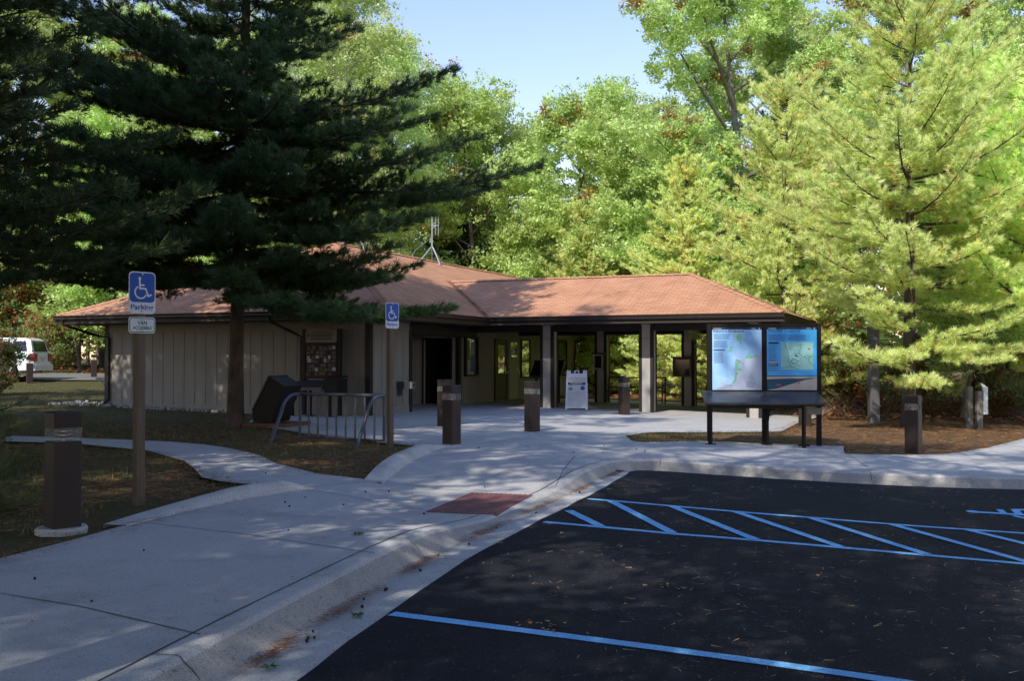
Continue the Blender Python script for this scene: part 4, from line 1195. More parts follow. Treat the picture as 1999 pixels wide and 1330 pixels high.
column_cabinet(2.95, 11.14, 1.16, 1.72, .19, 'small dark box with grey face on the rear porch column behind the sandwich board', 'grey_board')

# ------------------------------------------------------------------ shed seen through the porch
def shed():
    r = empty('shed', (5.9, 53, height(5.9, 53)), math.radians(-12), 'small tan board sided shed glimpsed through the porch', 'shed')
    for a, b in (((-1.6, 0), (1.6, 0)), ((1.6, 0), (1.6, 3)), ((-1.6, 3), (-1.6, 0)), ((1.6, 3), (-1.6, 3))):
        o = grooved(a, b, -.3, 1.95, .3).build('wall', MAT['siding'], r)
    mb = MB(); mb.prism([(-1.9, -.3, 1.9), (-1.9, 1.5, 2.5), (-1.9, 3.3, 1.9), (-1.9, 3.3, 2.0), (-1.9, 1.5, 2.6), (-1.9, -.3, 2.0)], (3.8, 0, 0)); mb.build('roof', MAT['fascia'], r)
shed()

# ------------------------------------------------------------------ pole, wooden sign post, barrier on the right and left
def pole():
    x, y = 10.35, 29.2
    r = empty('light_pole', (x, y, height(x, y)), 0, 'tall pale metal pole rising through the sunlit pine', 'pole')
    mb = MB(); mb.chamfer_box(-.135, .135, -.135, .135, -.2, 2.75, .02); mb.build('base_sleeve', MAT['steel_grey'], r)
    mb = MB(); mb.tube([(0, 0, 2.7), (0, 0, 9.2)], [.085, .05], 10); mb.build('shaft', MAT['galv'], r, smooth=True)
    mb = MB(); mb.chamfer_box(-.25, .25, -.15, .15, 9.2, 9.4, .03); mb.build('lamp_head', MAT['galv'], r)
MAT['steel_grey'] = simple('grey_steel_sleeve', (.14, .135, .135), (.09, .085, .085), 4, .5, .2)
pole()
def wood_sign():
    x, y = 12.5, 27.4; z = height(x, y)
    r = empty('wooden_sign_post', (x, y, z), math.radians(12), 'short grey wooden post pair carrying a white board', 'sign post')
    mb = MB(); mb.chamfer_box(-.30, -.13, -.02, .10, -.2, 1.10, .02); mb.build('post', MAT['grey_wood'], r)
    mb = MB(); mb.chamfer_box(-.11, .06, -.16, -.02, -.2, .98, .02); mb.build('post', MAT['grey_wood'], r)
    mb = MB(); mb.prism([(.07, -.16, .36), (.07, -.16, 1.06), (.0, -.16, 1.16), (.0, -.16, 1.20), (.20, -.16, 1.08), (.20, -.16, .36)], (0, .06, 0)); mb.build('white_board', MAT['white_paint'], r)
wood_sign()
def barrier():
    x, y = -18.5, 48.3; z = height(x, y)
    r = empty('road_barrier', (x, y, z), math.radians(3), 'brown horizontal road barrier rail beside the building corner', 'barrier')
    for a in (-.5, 2.6):
        mb = MB(); mb.chamfer_box(a-.1, a+.1, -.1, .1, -.1, .75, .015); mb.build('post', MAT['pinkish'], r)
    mb = MB(); mb.chamfer_box(-.5, 2.8, -.13, -.1, .45, .58, .006); mb.build('rail', MAT['pinkish'], r)
MAT['pinkish'] = simple('faded_brown_paint', (.24, .15, .12), (.18, .11, .09), 4, .7)
barrier()
def hoop():
    x, y = -13.9, 34.6; z = height(x, y)
    r = empty('white_hoop', (x, y, z), math.radians(20), 'small white curved pipe hoop at the building corner', 'pipe hoop')
    mb = MB(); mb.tube([(-.1+.55*(1-math.cos(t)), 0, .58*math.cos(t)*1.0) for t in [PI/2*k/8 for k in range(9)]], .03, 8); mb.build('hoop', MAT['plastic_white'], r, smooth=True)
    mb = MB(); mb.box(-.2, .9, -.3, .3, .60, .64); mb.build('top_board', MAT['black_metal'], r)
hoop()

# ------------------------------------------------------------------ white patrol vehicle
def vehicle():
    x, y = -20.2, 43.9; z = height(x-2, y)-.0
    r = empty('patrol_suv', (x, y, z), math.radians(4), 'white sport utility vehicle with green side stripe parked at the far left', 'car')
    # local: -x is forward, rear at x=0, near side y=-0.95
    body = [(-.02, .42), (.0, .62), (-.03, 1.08), (-.06, 1.16), (-4.0, 1.14), (-4.95, 1.02), (-5.12, .80), (-5.12, .42), (-4.75, .34), (-4.62, .34)]
    def arch(cx, rr=.46): return [(cx+rr*math.cos(a), .36+rr*math.sin(a)) for a in [PI*k/8 for k in range(1, 8)]]
    fr = [(cx, cz) for cx, cz in arch(-4.15)[::-1]]
    re_ = [(cx, cz) for cx, cz in arch(-1.12)[::-1]]
    prof = body+fr+[(-3.66, .34), (-1.60, .34)]+re_+[(-.64, .38)]
    mb = MB(); mb.prism([(a, -.95, b) for a, b in prof], (0, 1.9, 0)); bd = mb.build('body', MAT['car_white'], r)
    bv = bd.modifiers.new('bevel', 'BEVEL'); bv.width = .04; bv.segments = 3; bv.limit_method = 'ANGLE'
    cab = [(-.06, 1.14), (-.22, 1.70), (-.42, 1.79), (-2.5, 1.82), (-2.95, 1.74), (-3.75, 1.14)]
    mb = MB()
    lo = [Vector((a, -.93, b)) for a, b in cab]; hi = [Vector((a, .93, b)) for a, b in cab]
    for p in lo:
        if p.z > 1.5: p.y = -.74
    for p in hi:
        if p.z > 1.5: p.y = .74
    n = len(cab); mb.mesh(lo+hi, [tuple(range(n)), tuple(range(2*n-1, n-1, -1))]+[(i, n+i, n+(i+1) % n, (i+1) % n) for i in range(n)])
    cb = mb.build('cabin', MAT['car_white'], r); bv = cb.modifiers.new('bevel', 'BEVEL'); bv.width = .035; bv.segments = 3; bv.limit_method = 'ANGLE'
    def side(pts, out, name, mat, par):
        mb = MB(); q = []
        for a, b in pts:
            t = max(0, (b-1.14)/.56); q.append((a, -(.93-.19*min(1, t))-out, b))
        mb.poly(q); return mb.build(name, MAT[mat], par, fix=False)
    side([(-.30, 1.22), (-.40, 1.64), (-.95, 1.67), (-.90, 1.22)], .012, 'side_window', 'car_glass', cb)
    side([(-1.0, 1.22), (-1.05, 1.68), (-1.95, 1.70), (-1.95, 1.22)], .012, 'side_window', 'car_glass', cb)
    side([(-2.05, 1.22), (-2.05, 1.70), (-2.75, 1.67), (-3.35, 1.22)], .012, 'side_window', 'car_glass', cb)
    mb = MB(); mb.poly([(-.075, -.70, 1.22), (-.075, .70, 1.22), (-.200, .62, 1.66), (-.200, -.62, 1.66)]); o = mb.build('rear_window', MAT['car_glass'], cb, fix=False); o.location.x = .012
    mb = MB(); mb.box(-4.6, -.36, -.962, -.951, .98, 1.06); mb.build('stripe', MAT['car_green'], bd)
    for s in (-1, 1):
        mb = MB(); mb.box(-.20, .02, s*.80-.17, s*.80+.17, .80, 1.13); mb.build('tail_light', MAT['tail_red'], r)
    mb = MB(); mb.chamfer_box(-.12, .10, -.92, .92, .40, .66, .03); mb.build('rear_bumper', MAT['car_white'], r)
    mb = MB(); mb.box(-.03, .012, -.17, .17, .84, .98); mb.build('licence_plate', MAT['paper_white'], r)
    for cx in (-1.12, -4.15):
        for s in (-1, 1):
            w = empty('wheel', (cx, s*.80, .38)); w.parent = r
            mb = MB(); mb.tube([(0, -.14, 0), (0, -.12, 0), (0, .12, 0), (0, .14, 0)], [.34, .385, .385, .34], 24); mb.build('tyre', MAT['tyre'], w, smooth=True)
            mb = MB(); mb.tube([(0, -.150, 0), (0, .150, 0)], .10, 12)
            for k in range(6):
                a = 2*PI*k/6; M = Matrix.Rotation(a, 4, 'Y'); mb.cbox((0, 0, .17), (.055, .30, .20), M)
            mb.tube([(0, -.146, 0), (0, .146, 0)], .255, 20); mb.build('rim', MAT['steel'], w)
vehicle()

# ------------------------------------------------------------------ foliage
def unit(a): return a/np.maximum(np.linalg.norm(a, axis=-1, keepdims=True), 1e-9)
def frames(d, rng):
    d = unit(d); r = rng.normal(size=d.shape); a = unit(np.cross(d, r)); return d, a, np.cross(d, a)

def needle_cloud(pos, dirs, rng, K, ln, wd, spread=(.2, 1.1), size=None, face=None):
    """pos,dirs (n,3) -> triangles (n*K*3,3)"""
    n = len(pos); d, a, b = frames(dirs, rng)
    th = rng.uniform(spread[0], spread[1], (n, K)); ph = rng.uniform(0, 2*np.pi, (n, K)); L = rng.uniform(.7, 1.15, (n, K))*ln
    if size is not None: L = L*size[:, None]
    nd = d[:, None]*np.cos(th)[..., None]+(a[:, None]*np.cos(ph)[..., None]+b[:, None]*np.sin(ph)[..., None])*np.sin(th)[..., None]
    nd[..., 2] += .05
    base = pos[:, None]+d[:, None]*rng.uniform(-.05, .02, (n, K))[..., None]*ln/.1
    fd = rng.normal(size=nd.shape)*.55
    if face is not None: fd = fd+face[:, None]
    side = unit(np.cross(nd, fd))*wd*.5
    tip = base+nd*L[..., None]
    mid = base+nd*(L*.15)[..., None]
    return np.stack([mid-side, mid+side, tip], 2).reshape(-1, 3)

def add_limbs(limbs, name, mat, parent, sides=5):
    mb = MB()
    for pts, rs, n in limbs: mb.tube(pts, rs, n, 0, False)
    o = mb.build(name, mat, parent, smooth='all', fix=False)
    return o

PINE_BASE = np.array([.47, .62, .17]); PINE_TIP = np.array([.82, .90, .38]); PINE_OLD = np.array([.84, .66, .22])
def gen_pine(name, seed, H, r0, zb, Lf, K=16, ln=.115, wd=.013, whorl=.55, step=.24, tw=.14, extra=(), orange=.12, lean=(0, 0), per=5, dark=1.0, up=.75, tip=.10, skip=None, tint=(1, 1, 1)):
    rng = np.random.default_rng(seed); R = random.Random(seed)
    root = empty(name)
    tz = np.linspace(0, 1, 14)
    def axis(z): t = z/H; return np.array([lean[0]*t+.05*H*.1*math.sin(3*t+seed), lean[1]*t+.05*H*.1*math.cos(2.3*t+seed), z])
    limbs = [([axis(t*H)-(np.array([0, 0, .3]) if t == 0 else 0) for t in tz], [max(.012, r0*(1.25 if t == 0 else 1)*(1-t)**.85) for t in tz], 9)]
    br = []; z = zb
    while z < H-.35:
        a0 = R.uniform(0, 2*PI); n = per+R.randint(-1, 1)
        for i in range(n):
            az = a0+i*2*PI/n+R.uniform(-.35, .35)
            L = Lf(z)*R.uniform(.55, 1.12)
            if L < .15: continue
            t = z/H
            if skip and skip(z, az, L, R): continue
            br.append((z+R.uniform(-.15, .15), az, L, -.03+up*t**1.6+R.uniform(-.10, .10)))
        z += whorl*R.uniform(.7, 1.25)*(1-.35*z/H)
    br += list(extra)
    P, D, S, IN = [], [], [], []; lim = []
    for z, az, L, el in br:
        o = axis(z); dr = np.array([math.cos(az)*math.cos(el), math.sin(az)*math.cos(el), math.sin(el)])
        kink = R.uniform(-.12, .12); sd = np.array([-math.sin(az), math.cos(az), 0])
        def pt(t): return o+dr*(L*t)+sd*(kink*L*t*t)+np.array([0, 0, 1])*(L*(tip*t*t*t-.06*math.sin(PI*t)))
        ts = np.linspace(0, 1, 7); rb = .008+.0085*L
        lim.append(([pt(t) for t in ts], [rb*(1-.85*t)+.003 for t in ts], 4))
        m = max(3, int(L*.85/step)*2)
        for j in range(m):
            t = 1-(1-(j+.5)/m)**1.15*.86 if L > 1 else R.uniform(.1, 1)
            b = pt(t); b2 = pt(min(1, t+.03)); tg = b2-pt(t-.03); tg = tg/np.linalg.norm(tg)
            s = 1 if j % 2 else -1
            l2 = (.20+.30*L*(1-t)**.8)*R.uniform(.55, 1.1); l2 = min(l2, 1.5)
            an = R.uniform(.55, 1.15)*s
            ca, sa = math.cos(an), math.sin(an)
            d2 = np.array([tg[0]*ca-tg[1]*sa, tg[0]*sa+tg[1]*ca, tg[2]*.6+R.uniform(-.12, .28)]); d2 /= np.linalg.norm(d2)
            if l2 > .45: lim.append(([b, b+d2*l2*.5, b+d2*l2], [.006+.004*l2, .004, .002], 3))
            k = max(2, int(l2/tw)); q = np.linspace(.30 if l2 > .5 else .15, 1, k)[:, None]
            pp = b+d2*l2*q; jit = rng.normal(size=pp.shape)*(.035+.085*l2*(q*(1.1-q)*2))*np.array([1, 1, .40])
            P.append(pp+jit); dd = d2*.8+jit*3+np.array([0, 0, .30])+rng.normal(size=pp.shape)*.25
            D.append(dd); S.append(.85+.3*rng.random(k)); IN.append(np.clip(1-(t*.5+q[:, 0]*.6), 0, 1))
        P.append(pt(1.0)[None]+rng.normal(size=(3, 3))*.04); D.append(np.repeat(dr[None], 3, 0)+np.array([0, 0, .4])); S.append(np.ones(3)*1.1); IN.append(np.zeros(3))
    # leader
    top = axis(H); P.append(np.linspace(top-np.array([0, 0, .5]), top+np.array([0, 0, .25]), 5)); D.append(np.tile([0, 0, 1.], (5, 1))); S.append(np.ones(5)); IN.append(np.zeros(5))
    P = np.concatenate(P); D = np.concatenate(D); S = np.concatenate(S); IN = np.concatenate(IN)
    ax = np.stack([lean[0]*P[:, 2]/H, lean[1]*P[:, 2]/H, P[:, 2]-.9], 1)
    V = needle_cloud(P, D, rng, K, ln, wd, size=S, face=unit(P-ax)*np.array([1.5, 1.5, .8])+np.array([0, 0, .75]))
    trunk = add_limbs(limbs+lim, 'trunk', MAT['bark_pine'], root)
    n = len(P); mixv = rng.random(n)*.7+.3*(1-IN)
    c = PINE_BASE+(PINE_TIP-PINE_BASE)*np.clip(mixv, 0, 1)[:, None]
    clump = np.sin(P[:, 0]*1.7+seed)+np.sin(P[:, 1]*1.9+seed*2)+np.sin(P[:, 2]*1.3)
    oldm = (rng.random(n) < np.clip(orange*(.25+1.5*IN)*(1+.5*clump), 0, .75))
    c[oldm] = PINE_OLD*(.7+.5*rng.random(oldm.sum()))[:, None]+.25*(c[oldm]-PINE_OLD)
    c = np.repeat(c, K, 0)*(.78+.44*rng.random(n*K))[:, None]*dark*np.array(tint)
    c = np.repeat(c, 3, 0); c = np.concatenate([np.clip(c, 0, 1), np.ones((len(c), 1))], 1)
    np_mesh('crown', V, 3, [MAT['needle']], c, root)
    return root

def gen_broad(name, seed, H, r0, zb, R_, nl=45000, ls=.13, cols=((.10, .15, .035), (.26, .31, .09)), accent=(.40, .16, .05), acc=.05, bark='bark_grey', cs=1.0, shape=1.0, sec=5, multi=1, wide=.75):
    rng = np.random.default_rng(seed); R = random.Random(seed)
    root = empty(name); trunk = None; limbs = []; lim2 = []
    cl = []
    for mtr in range(multi):
        off = np.array([R.uniform(-.3, .3), R.uniform(-.3, .3), 0])*(multi > 1)
        lx, ly = R.uniform(-.06, .06)*H, R.uniform(-.06, .06)*H
        def axis(z): t = z/H; return off+np.array([lx*t+.25*math.sin(4*t+seed), ly*t+.25*math.cos(3*t+seed*1.3), z])
        ts = np.linspace(0, 1, 11)
        limbs.append(([axis(t*H*.95)-(np.array([0, 0, .3]) if t == 0 else 0) for t in ts], [max(.02, r0*(1.2 if t == 0 else 1)*(1-.92*t)) for t in ts], 8))
        z = zb; i = 0
        while z < H*.97:
            t = (z-zb)/(H-zb)
            prof = (max(.03, math.sin(PI*min(1, (.16+.80*t)**shape))))**.7
            L = R_*prof*R.uniform(.65, 1.1); az = i*2.4+R.uniform(-.5, .5); el = .25+.75*t+R.uniform(-.2, .2)
            o = axis(z*.93); dr = np.array([math.cos(az)*math.cos(el), math.sin(az)*math.cos(el), math.sin(el)*.9])
            def pt(q): return o+dr*L*q+np.array([0, 0, .12*L*q*q])
            qs = np.linspace(0, 1, 5); rb = .015+.014*L
            limbs.append(([pt(q) for q in qs], [rb*(1-.8*q) for q in qs], 5))
            for s in range(sec):
                q = .35+.65*(s+1)/sec; b = pt(q); d2 = unit((dr+rng.normal(size=3)*.65)[None])[0]; l2 = L*R.uniform(.18, .42)*(1.25-q*.5)
                e = b+d2*l2+np.array([0, 0, .1]); lim2.append(([b, b+(e-b)*.5+rng.normal(size=3)*.04*l2, e], [.012+.008*l2, .010, .004], 3)); cl.append(e); cl.append(b+d2*l2*.5)
            z += (H-zb)/(9+H*.9)*R.uniform(.6, 1.3)*(1.15 if multi == 1 else 1.6); i += 1
    trunk = add_limbs(limbs+lim2, 'trunk', MAT[bark], root)
    cl = np.array(cl); m = len(cl)
    # each clump is a handful of leafy twigs
    tpc = 6; tw = np.repeat(cl, tpc, 0)+rng.normal(size=(m*tpc, 3))*np.array([.50, .50, .36])*cs
    k = max(3, int(nl/len(tw))); n = len(tw)*k
    p = np.repeat(tw, k, 0)+rng.normal(size=(n, 3))*np.array([.20, .20, .13])*cs
    nm = unit(rng.normal(size=(n, 3))*.65+np.array([0, 0, .55])); tg = unit(np.cross(nm, rng.normal(size=(n, 3)))); bt = np.cross(nm, tg)
    s = ls*rng.uniform(.45, 1.4, (n, 1))
    V = np.stack([p-tg*s*.55, p+bt*s*wide*.42-tg*s*.05-nm*s*.05, p+tg*s*.55-nm*s*.08, p-bt*s*wide*.42-tg*s*.05-nm*s*.05], 1).reshape(-1, 3)
    a, b = np.array(cols[0]), np.array(cols[1])
    g = np.repeat(rng.random(len(tw)), k)*.55+rng.random(n)*.45
    c = a+(b-a)*g[:, None]
    am = np.repeat(rng.random(m) < acc*1.3, tpc*k) & (rng.random(n) < .7); c[am] = np.array(accent)*(.6+.6*rng.random(am.sum()))[:, None]
    c = np.repeat(c, 4, 0); c = np.concatenate([np.clip(c, 0, 1), np.ones((len(c), 1))], 1)
    np_mesh('crown', V, 4, [MAT['leaf']], c, root)
    return root

def place(root, x, y, rz, sc, label, cat='tree', group=None, dz=0, first=False, name=None):
    o = root if first else copy_tree(root)
    if name: o.name = name
    o.location = (x, y, height(x, y)-.05+dz); o.rotation_euler = (0, 0, rz)
    o.scale = sc if hasattr(sc, '__len__') else (sc, sc, sc)
    o['label'] = label; o['category'] = cat
    if group: o['group'] = group
    return o

# --- the big dark pine over the left roof
exA = [(5.75, -.02, 6.9, .02), (5.5, .25, 6.2, .03), (6.0, -.3, 5.6, .05), (7.4, -.1, 5.0, .10), (7.0, .3, 4.6, .08), (6.6, -.5, 4.8, .0), (4.7, -.12, 4.6, -.02), (4.9, .2, 4.4, .0), (4.5, -.55, 4.6, -.05),
       (3.7, -.10, 4.1, -.02), (3.6, -.45, 3.9, -.10), (3.4, .15, 3.7, .0), (3.35, -.28, 5.1, -.16), (3.3, -.52, 4.8, -.20), (3.2, -.75, 4.2, -.17), (3.3, -1.0, 4.0, -.16), (3.0, -.15, 4.4, -.12), (3.5, -1.3, 3.6, -.1),
       (3.4, 3.3, 4.8, .02), (3.8, 3.6, 5.0, 0), (4.2, 3.0, 5.4, 0), (4.6, 3.5, 5.2, 0), (5.0, 3.9, 4.6, 0), (5.4, 3.2, 5.4, 0), (6.0, 3.6, 5.2, .05), (6.6, 3.1, 5.0, .05), (7.2, 3.8, 5.0, .1), (8, 3.3, 4.8, .1), (8.6, 3.7, 5, .1), (9.2, 3.0, 4.8, .15), (9.8, 3.5, 4.8, .15), (10.4, 2.8, 4.6, .2), (5.2, 2.5, 5.2, 0), (6.4, 2.3, 5.2, .05), (7.8, 2.6, 5, .08), (5.6, 4.3, 5.2, 0), (6.8, 4.4, 5.2, .05), (8.2, 4.2, 5, .1), (4.4, 4.5, 5, -.05), (4.0, 2.4, 5, -.05)]
def skipA(z, az, L, R): return False
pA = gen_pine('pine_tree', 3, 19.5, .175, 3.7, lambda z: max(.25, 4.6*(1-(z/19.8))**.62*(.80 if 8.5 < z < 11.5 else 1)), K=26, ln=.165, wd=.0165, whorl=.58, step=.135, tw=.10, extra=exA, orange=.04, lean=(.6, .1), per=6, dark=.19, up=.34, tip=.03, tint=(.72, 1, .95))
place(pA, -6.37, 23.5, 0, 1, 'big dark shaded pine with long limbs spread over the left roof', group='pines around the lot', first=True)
# --- tall slim pine used for the left edge and shade
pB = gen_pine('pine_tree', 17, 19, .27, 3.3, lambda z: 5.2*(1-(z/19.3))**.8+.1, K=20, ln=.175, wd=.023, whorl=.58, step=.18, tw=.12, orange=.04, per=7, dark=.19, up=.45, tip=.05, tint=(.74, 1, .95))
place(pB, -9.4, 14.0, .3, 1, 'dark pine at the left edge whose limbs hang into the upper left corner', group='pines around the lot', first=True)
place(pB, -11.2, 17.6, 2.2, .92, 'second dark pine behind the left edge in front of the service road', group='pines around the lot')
# --- sunlit pines on the right
pR = gen_pine('pine_tree', 8, 11.6, .19, 1.5, lambda z: 5.3*(1-(z/11.9))**.52*(.8 if z < 2.6 else 1)+.1, K=26, ln=.155, wd=.0135, whorl=.62, step=.135, tw=.10, orange=.10, per=6, lean=(.25, 0), dark=1.12, up=.62, tip=.08,
              skip=lambda z, az, L, R: z < 3.7 and R.random() < .5,
              extra=[(2.5, -1.35, 2.2, -.25), (2.4, -1.0, 2.9, -.27), (2.6, -.7, 2.6, -.25), (2.3, -2.0, 2.4, -.2), (2.2, -2.5, 2.8, -.15), (2.5, -.2, 3.0, -.2)])
place(pR, 10.5, 27.2, 0, 1, 'bright sunlit pine behind the right bollard', group='pines around the lot', first=True)
pO = gen_pine('pine_tree', 29, 10.5, .17, 1.0, lambda z: 4.3*(1-(z/10.8))**.62+.1, K=22, ln=.155, wd=.018, whorl=.60, step=.16, tw=.115, orange=.26, per=6, lean=(-.3, 0), dark=1.12, up=.62, tip=.08)
place(pO, 7.6, 43.5, 1.0, .98, 'orange tinged pine just behind the right half of the porch roof', group='pines around the lot', first=True)
place(pO, 9.9, 37.6, 2.9, (1.08, 1.08, 1.18), 'yellow green pine between the porch end and the bright right pine', group='pines around the lot')
place(pR, 14.6, 28.2, 2.2, (.95, .95, .90), 'sunlit pine cut by the right edge of the photo', group='pines around the lot')
place(pR, 16.9, 37.0, 4.1, (1.05, 1.05, 1.15), 'taller pine standing behind the sunlit right edge pine', group='pines around the lot')
place(pO, 13.2, 44.5, .4, (1.05, 1.05, 1.25), 'pine far behind the light pole', group='pines around the lot')
place(pO, 3.6, 50.5, 5.0, .9, 'small pine behind the porch ridge near its left end', group='pines around the lot')
place(pB, -3.2, 58, 1.4, (.7, .7, .62), 'dark pine behind the antenna on the roof', group='pines around the lot')
place(pB, -1.2, 63, 3.0, (.8, .8, .66), 'dark pine right of the antenna deeper in the wood', group='pines around the lot')
place(pB, 15.0, 56, .9, (.95, .95, .95), 'dark pine showing between the sunlit right pines', group='pines around the lot')
# sapling at the left edge
pS = gen_pine('pine_sapling', 41, 1.75, .03, .12, lambda z: 1.0*(1-z/1.85)**.7+.05, K=12, ln=.11, wd=.008, whorl=.22, step=.10, tw=.07, orange=.06, per=6, dark=.2)
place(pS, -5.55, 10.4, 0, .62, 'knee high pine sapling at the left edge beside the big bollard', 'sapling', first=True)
pS2 = place(pS, -7.2, 13.4, 2, .9, 'young pine further back at the left edge', 'sapling')

# --- broad leaved trees behind
G1 = ((.30, .41, .11), (.70, .80, .32)); G2 = ((.30, .44, .10), (.70, .83, .32)); G3 = ((.12, .18, .05), (.32, .38, .12))
oak = gen_broad('oak_tree', 51, 22, .32, 3.2, 6.6, nl=125000, ls=.18, cols=G1, acc=.05, wide=.6)
oak_open = gen_broad('oak_tree', 57, 20, .30, 5.0, 5.6, nl=24000, ls=.20, cols=((.06, .085, .025), (.13, .16, .055)), acc=.0, wide=.6, cs=1.0, sec=3)  # unseen shade oak: crown thinned for sun dapples, leaves darkened against green bounce
map_ = gen_broad('maple_tree', 62, 16, .22, 2.6, 4.4, nl=62000, ls=.17, cols=G2, acc=.06, accent=(.45, .20, .05))
asp = gen_broad('aspen_tree', 73, 21, .17, 6.5, 2.9, nl=48000, ls=.14, cols=((.37, .49, .14), (.74, .84, .40)), acc=.05, accent=(.45, .22, .05), bark='bark_pale', cs=.85)
thin = gen_broad('young_tree', 84, 10, .075, 2.0, 2.2, nl=16000, ls=.16, cols=G2, acc=.10, accent=(.5, .28, .05), cs=.9, sec=3)
TG = 'broad leaved trees behind the building'
place(oak, 11.2, 48, 0, 1.02, 'tall oak rising above the porch roof right of the open sky', group=TG, first=True)
place(oak, 19.5, 50, 2.0, 1.0, 'tall oak behind the bright right pine', group=TG)
place(oak, 26.5, 52, 3.6, 1.05, 'tall oak at the far right edge', group=TG)
place(oak, 15.4, 60, 5.1, 1.05, 'second row oak between the two right hand oaks', group=TG)
place(map_, 2.7, 53, 0, (.97, .97, 1.0), 'rounded maple in the centre under the open sky', group=TG, first=True)
place(map_, 6.3, 51, 2.0, .90, 'yellowish maple between the centre maple and the tall oak', group=TG)
place(map_, .4, 60, 3.1, (1.0, 1.0, 1.06), 'maple standing behind the two centre maples', group=TG)
place(map_, -1.8, 57, 4.0, (1.0, 1.0, 1.06), 'maple left of centre with pale top leaves', group=TG)
place(map_, -5.4, 61, 1.1, (1.0, 1.0, 1.12), 'taller maple right of the pale aspens', group=TG)
place(asp, -8.1, 48.5, 0, 1.0, 'tall pale aspen just right of the dark pine crown', group=TG, first=True)
place(asp, -6.3, 53, 2.5, .93, 'aspen with bright upper leaves at the left border of the open sky', group=TG)
place(asp, -10.6, 52, 4.2, 1.05, 'aspen mostly hidden behind the dark pine crown', group=TG)
place(map_, -14.5, 46, .6, 1.0, 'maple showing through the dark pine left of its trunk', group=TG)
place(oak, -19.5, 55, 1.2, .9, 'oak behind the left end of the building roof', group=TG)
place(map_, -18.8, 52.5, 2.7, .9, 'maple with bright leaves above the left roof corner', group=TG)
place(oak, -28, 56, 4.4, .95, 'oak behind the white vehicle', group=TG)
place(map_, -25, 62, 5.2, 1.0, 'maple deeper in the wood behind the white vehicle', group=TG)
place(map_, -33, 50, .2, 1.1, 'maple at the far left edge', group=TG)
place(oak, -11.5, 66, 3.1, 1.0, 'oak in the second row behind the aspens', group=TG)
place(map_, 8.9, 47.5, 2.2, (.9, .9, .82), 'leafy maple filling the gap under the tall oak', group=TG)
place(map_, 22.0, 47.0, .9, 1.05, 'maple behind the bright right pine crown', group=TG)
place(map_, 9.0, 66, 3.3, 1.15, 'maple in the second row behind the tall oak', group=TG)
place(map_, 23, 42, 1.9, .85, 'maple with orange leaves behind the wooden sign post', group=TG)
place(asp, 30, 60, 1.2, 1.0, 'aspen behind the oak at the far right', group=TG)
YG = 'young trees in the wood edge'
place(thin, -22.6, 53.2, 0, (1.3, 1.3, 1.15), 'grey trunk tree between the two far bollards', group=YG, first=True)
place(thin, -27.2, 58, 1, 1, 'slim young tree behind the vehicle rear', group=YG)
place(thin, -25.4, 57, 2, .95, 'slim pale trunk right of the vehicle rear', group=YG)
place(thin, -24.0, 61, 3, 1.1, 'slender young tree deeper behind the vehicle', group=YG)
place(thin, -12.6, 42, 4, .8, 'young tree leaning over the left roof slope', group=YG)
place(thin, 3.9, 45.5, 5, (.55, .55, .5), 'small pale stemmed tree seen through the left porch bay', group=YG)
place(thin, 15.8, 34.8, .5, (1.6, 1.6, 1.0), 'mottled trunk tree at the right edge behind the wooden sign post', group=YG)
place(thin, 14.0, 31.5, 2.4, (1.1, 1.1, .9), 'slim reddish trunk leaning beside the wooden sign post', group=YG)
place(thin, 12.9, 52, 3.7, 1.2, 'young tree behind the porch end roof', group=YG)
place(thin, -7.4, 58, 2.9, .9, 'young tree with orange leaves left of the roof antenna', group=YG)
place(thin, .6, 59, 1.9, .85, 'young tree behind the valley of the two roofs', group=YG)

# --- unseen shade trees behind and beside the camera; rear ones added to block sky
SG = 'unseen shade trees around the parking lot behind the photographer'
for i_, (rt, x, y, rz, sc, lab) in enumerate(((oak_open, -3.0, -4.2, 2.4, (1.0, 1.0, .92), 'unseen shade oak behind the photographer by the kerb'), (oak_open, -7.2, 3.2, .7, (.95, .95, .92), 'oak left of the sidewalk outside the frame'),
                               (oak_open, 4.0, -4.0, 4.0, (1.0, 1.0, .90), 'unseen shade oak behind the photographer in the lot'), (pB, -12.6, 8.0, 1.9, (1.0, 1.0, .95), 'pine left of the lot outside the frame'),
                               (oak_open, 9.2, .6, 5.2, (.9, .9, .84), 'unseen shade oak right of the photographer'), (pB, -9.6, -2.4, .5, (1.0, 1.0, 1.0), 'unseen shade pine behind left of the photographer'), (oak_open, -14.6, 2.0, 1.1, 1.0, 'unseen shade oak far left behind the photographer'),
                               (oak_open, -3.7, 2.2, 3.3, (.95, .95, .95), 'tall unseen shade oak just left of the photographer'), (oak_open, 4.6, 3.0, 1.7, (.95, .95, .88), 'unseen shade oak just right of the photographer'), (oak_open, 9.6, 7.4, 2.9, (.9, .9, .80), 'unseen shade oak beside the lot right of the frame'),
                               (oak_open, -8.6, 10.6, 3.9, (.85, .85, 1.12), 'very tall unseen shade oak left of the frame beside the left path'), (pB, -14.2, 20.6, 1.4, (.9, .9, .9), 'pine left of the lawn just outside the frame'), (oak_open, -18.5, 23.0, 1.4, (1, 1, 1), 'oak left of the lawn outside the frame'), (oak_open, -11, -11.5, .2, 1.0, 'unseen oak added behind left to block sky light'), (oak_open, .5, -15, 1.2, 1.0, 'unseen oak added straight behind to block sky light'),
                               (oak_open, 9.5, -9, 2.2, 1.0, 'unseen oak added behind right to block sky light'), (map_, -15, -7, 3.2, 1.15, 'unseen maple added behind left to block sky light'), (map_, 17, -4, 4.2, 1.1, 'unseen maple added right of the lot to block sky light'))):
    place(rt, x, y, rz, sc, lab, group=SG, first=(i_ == 0))

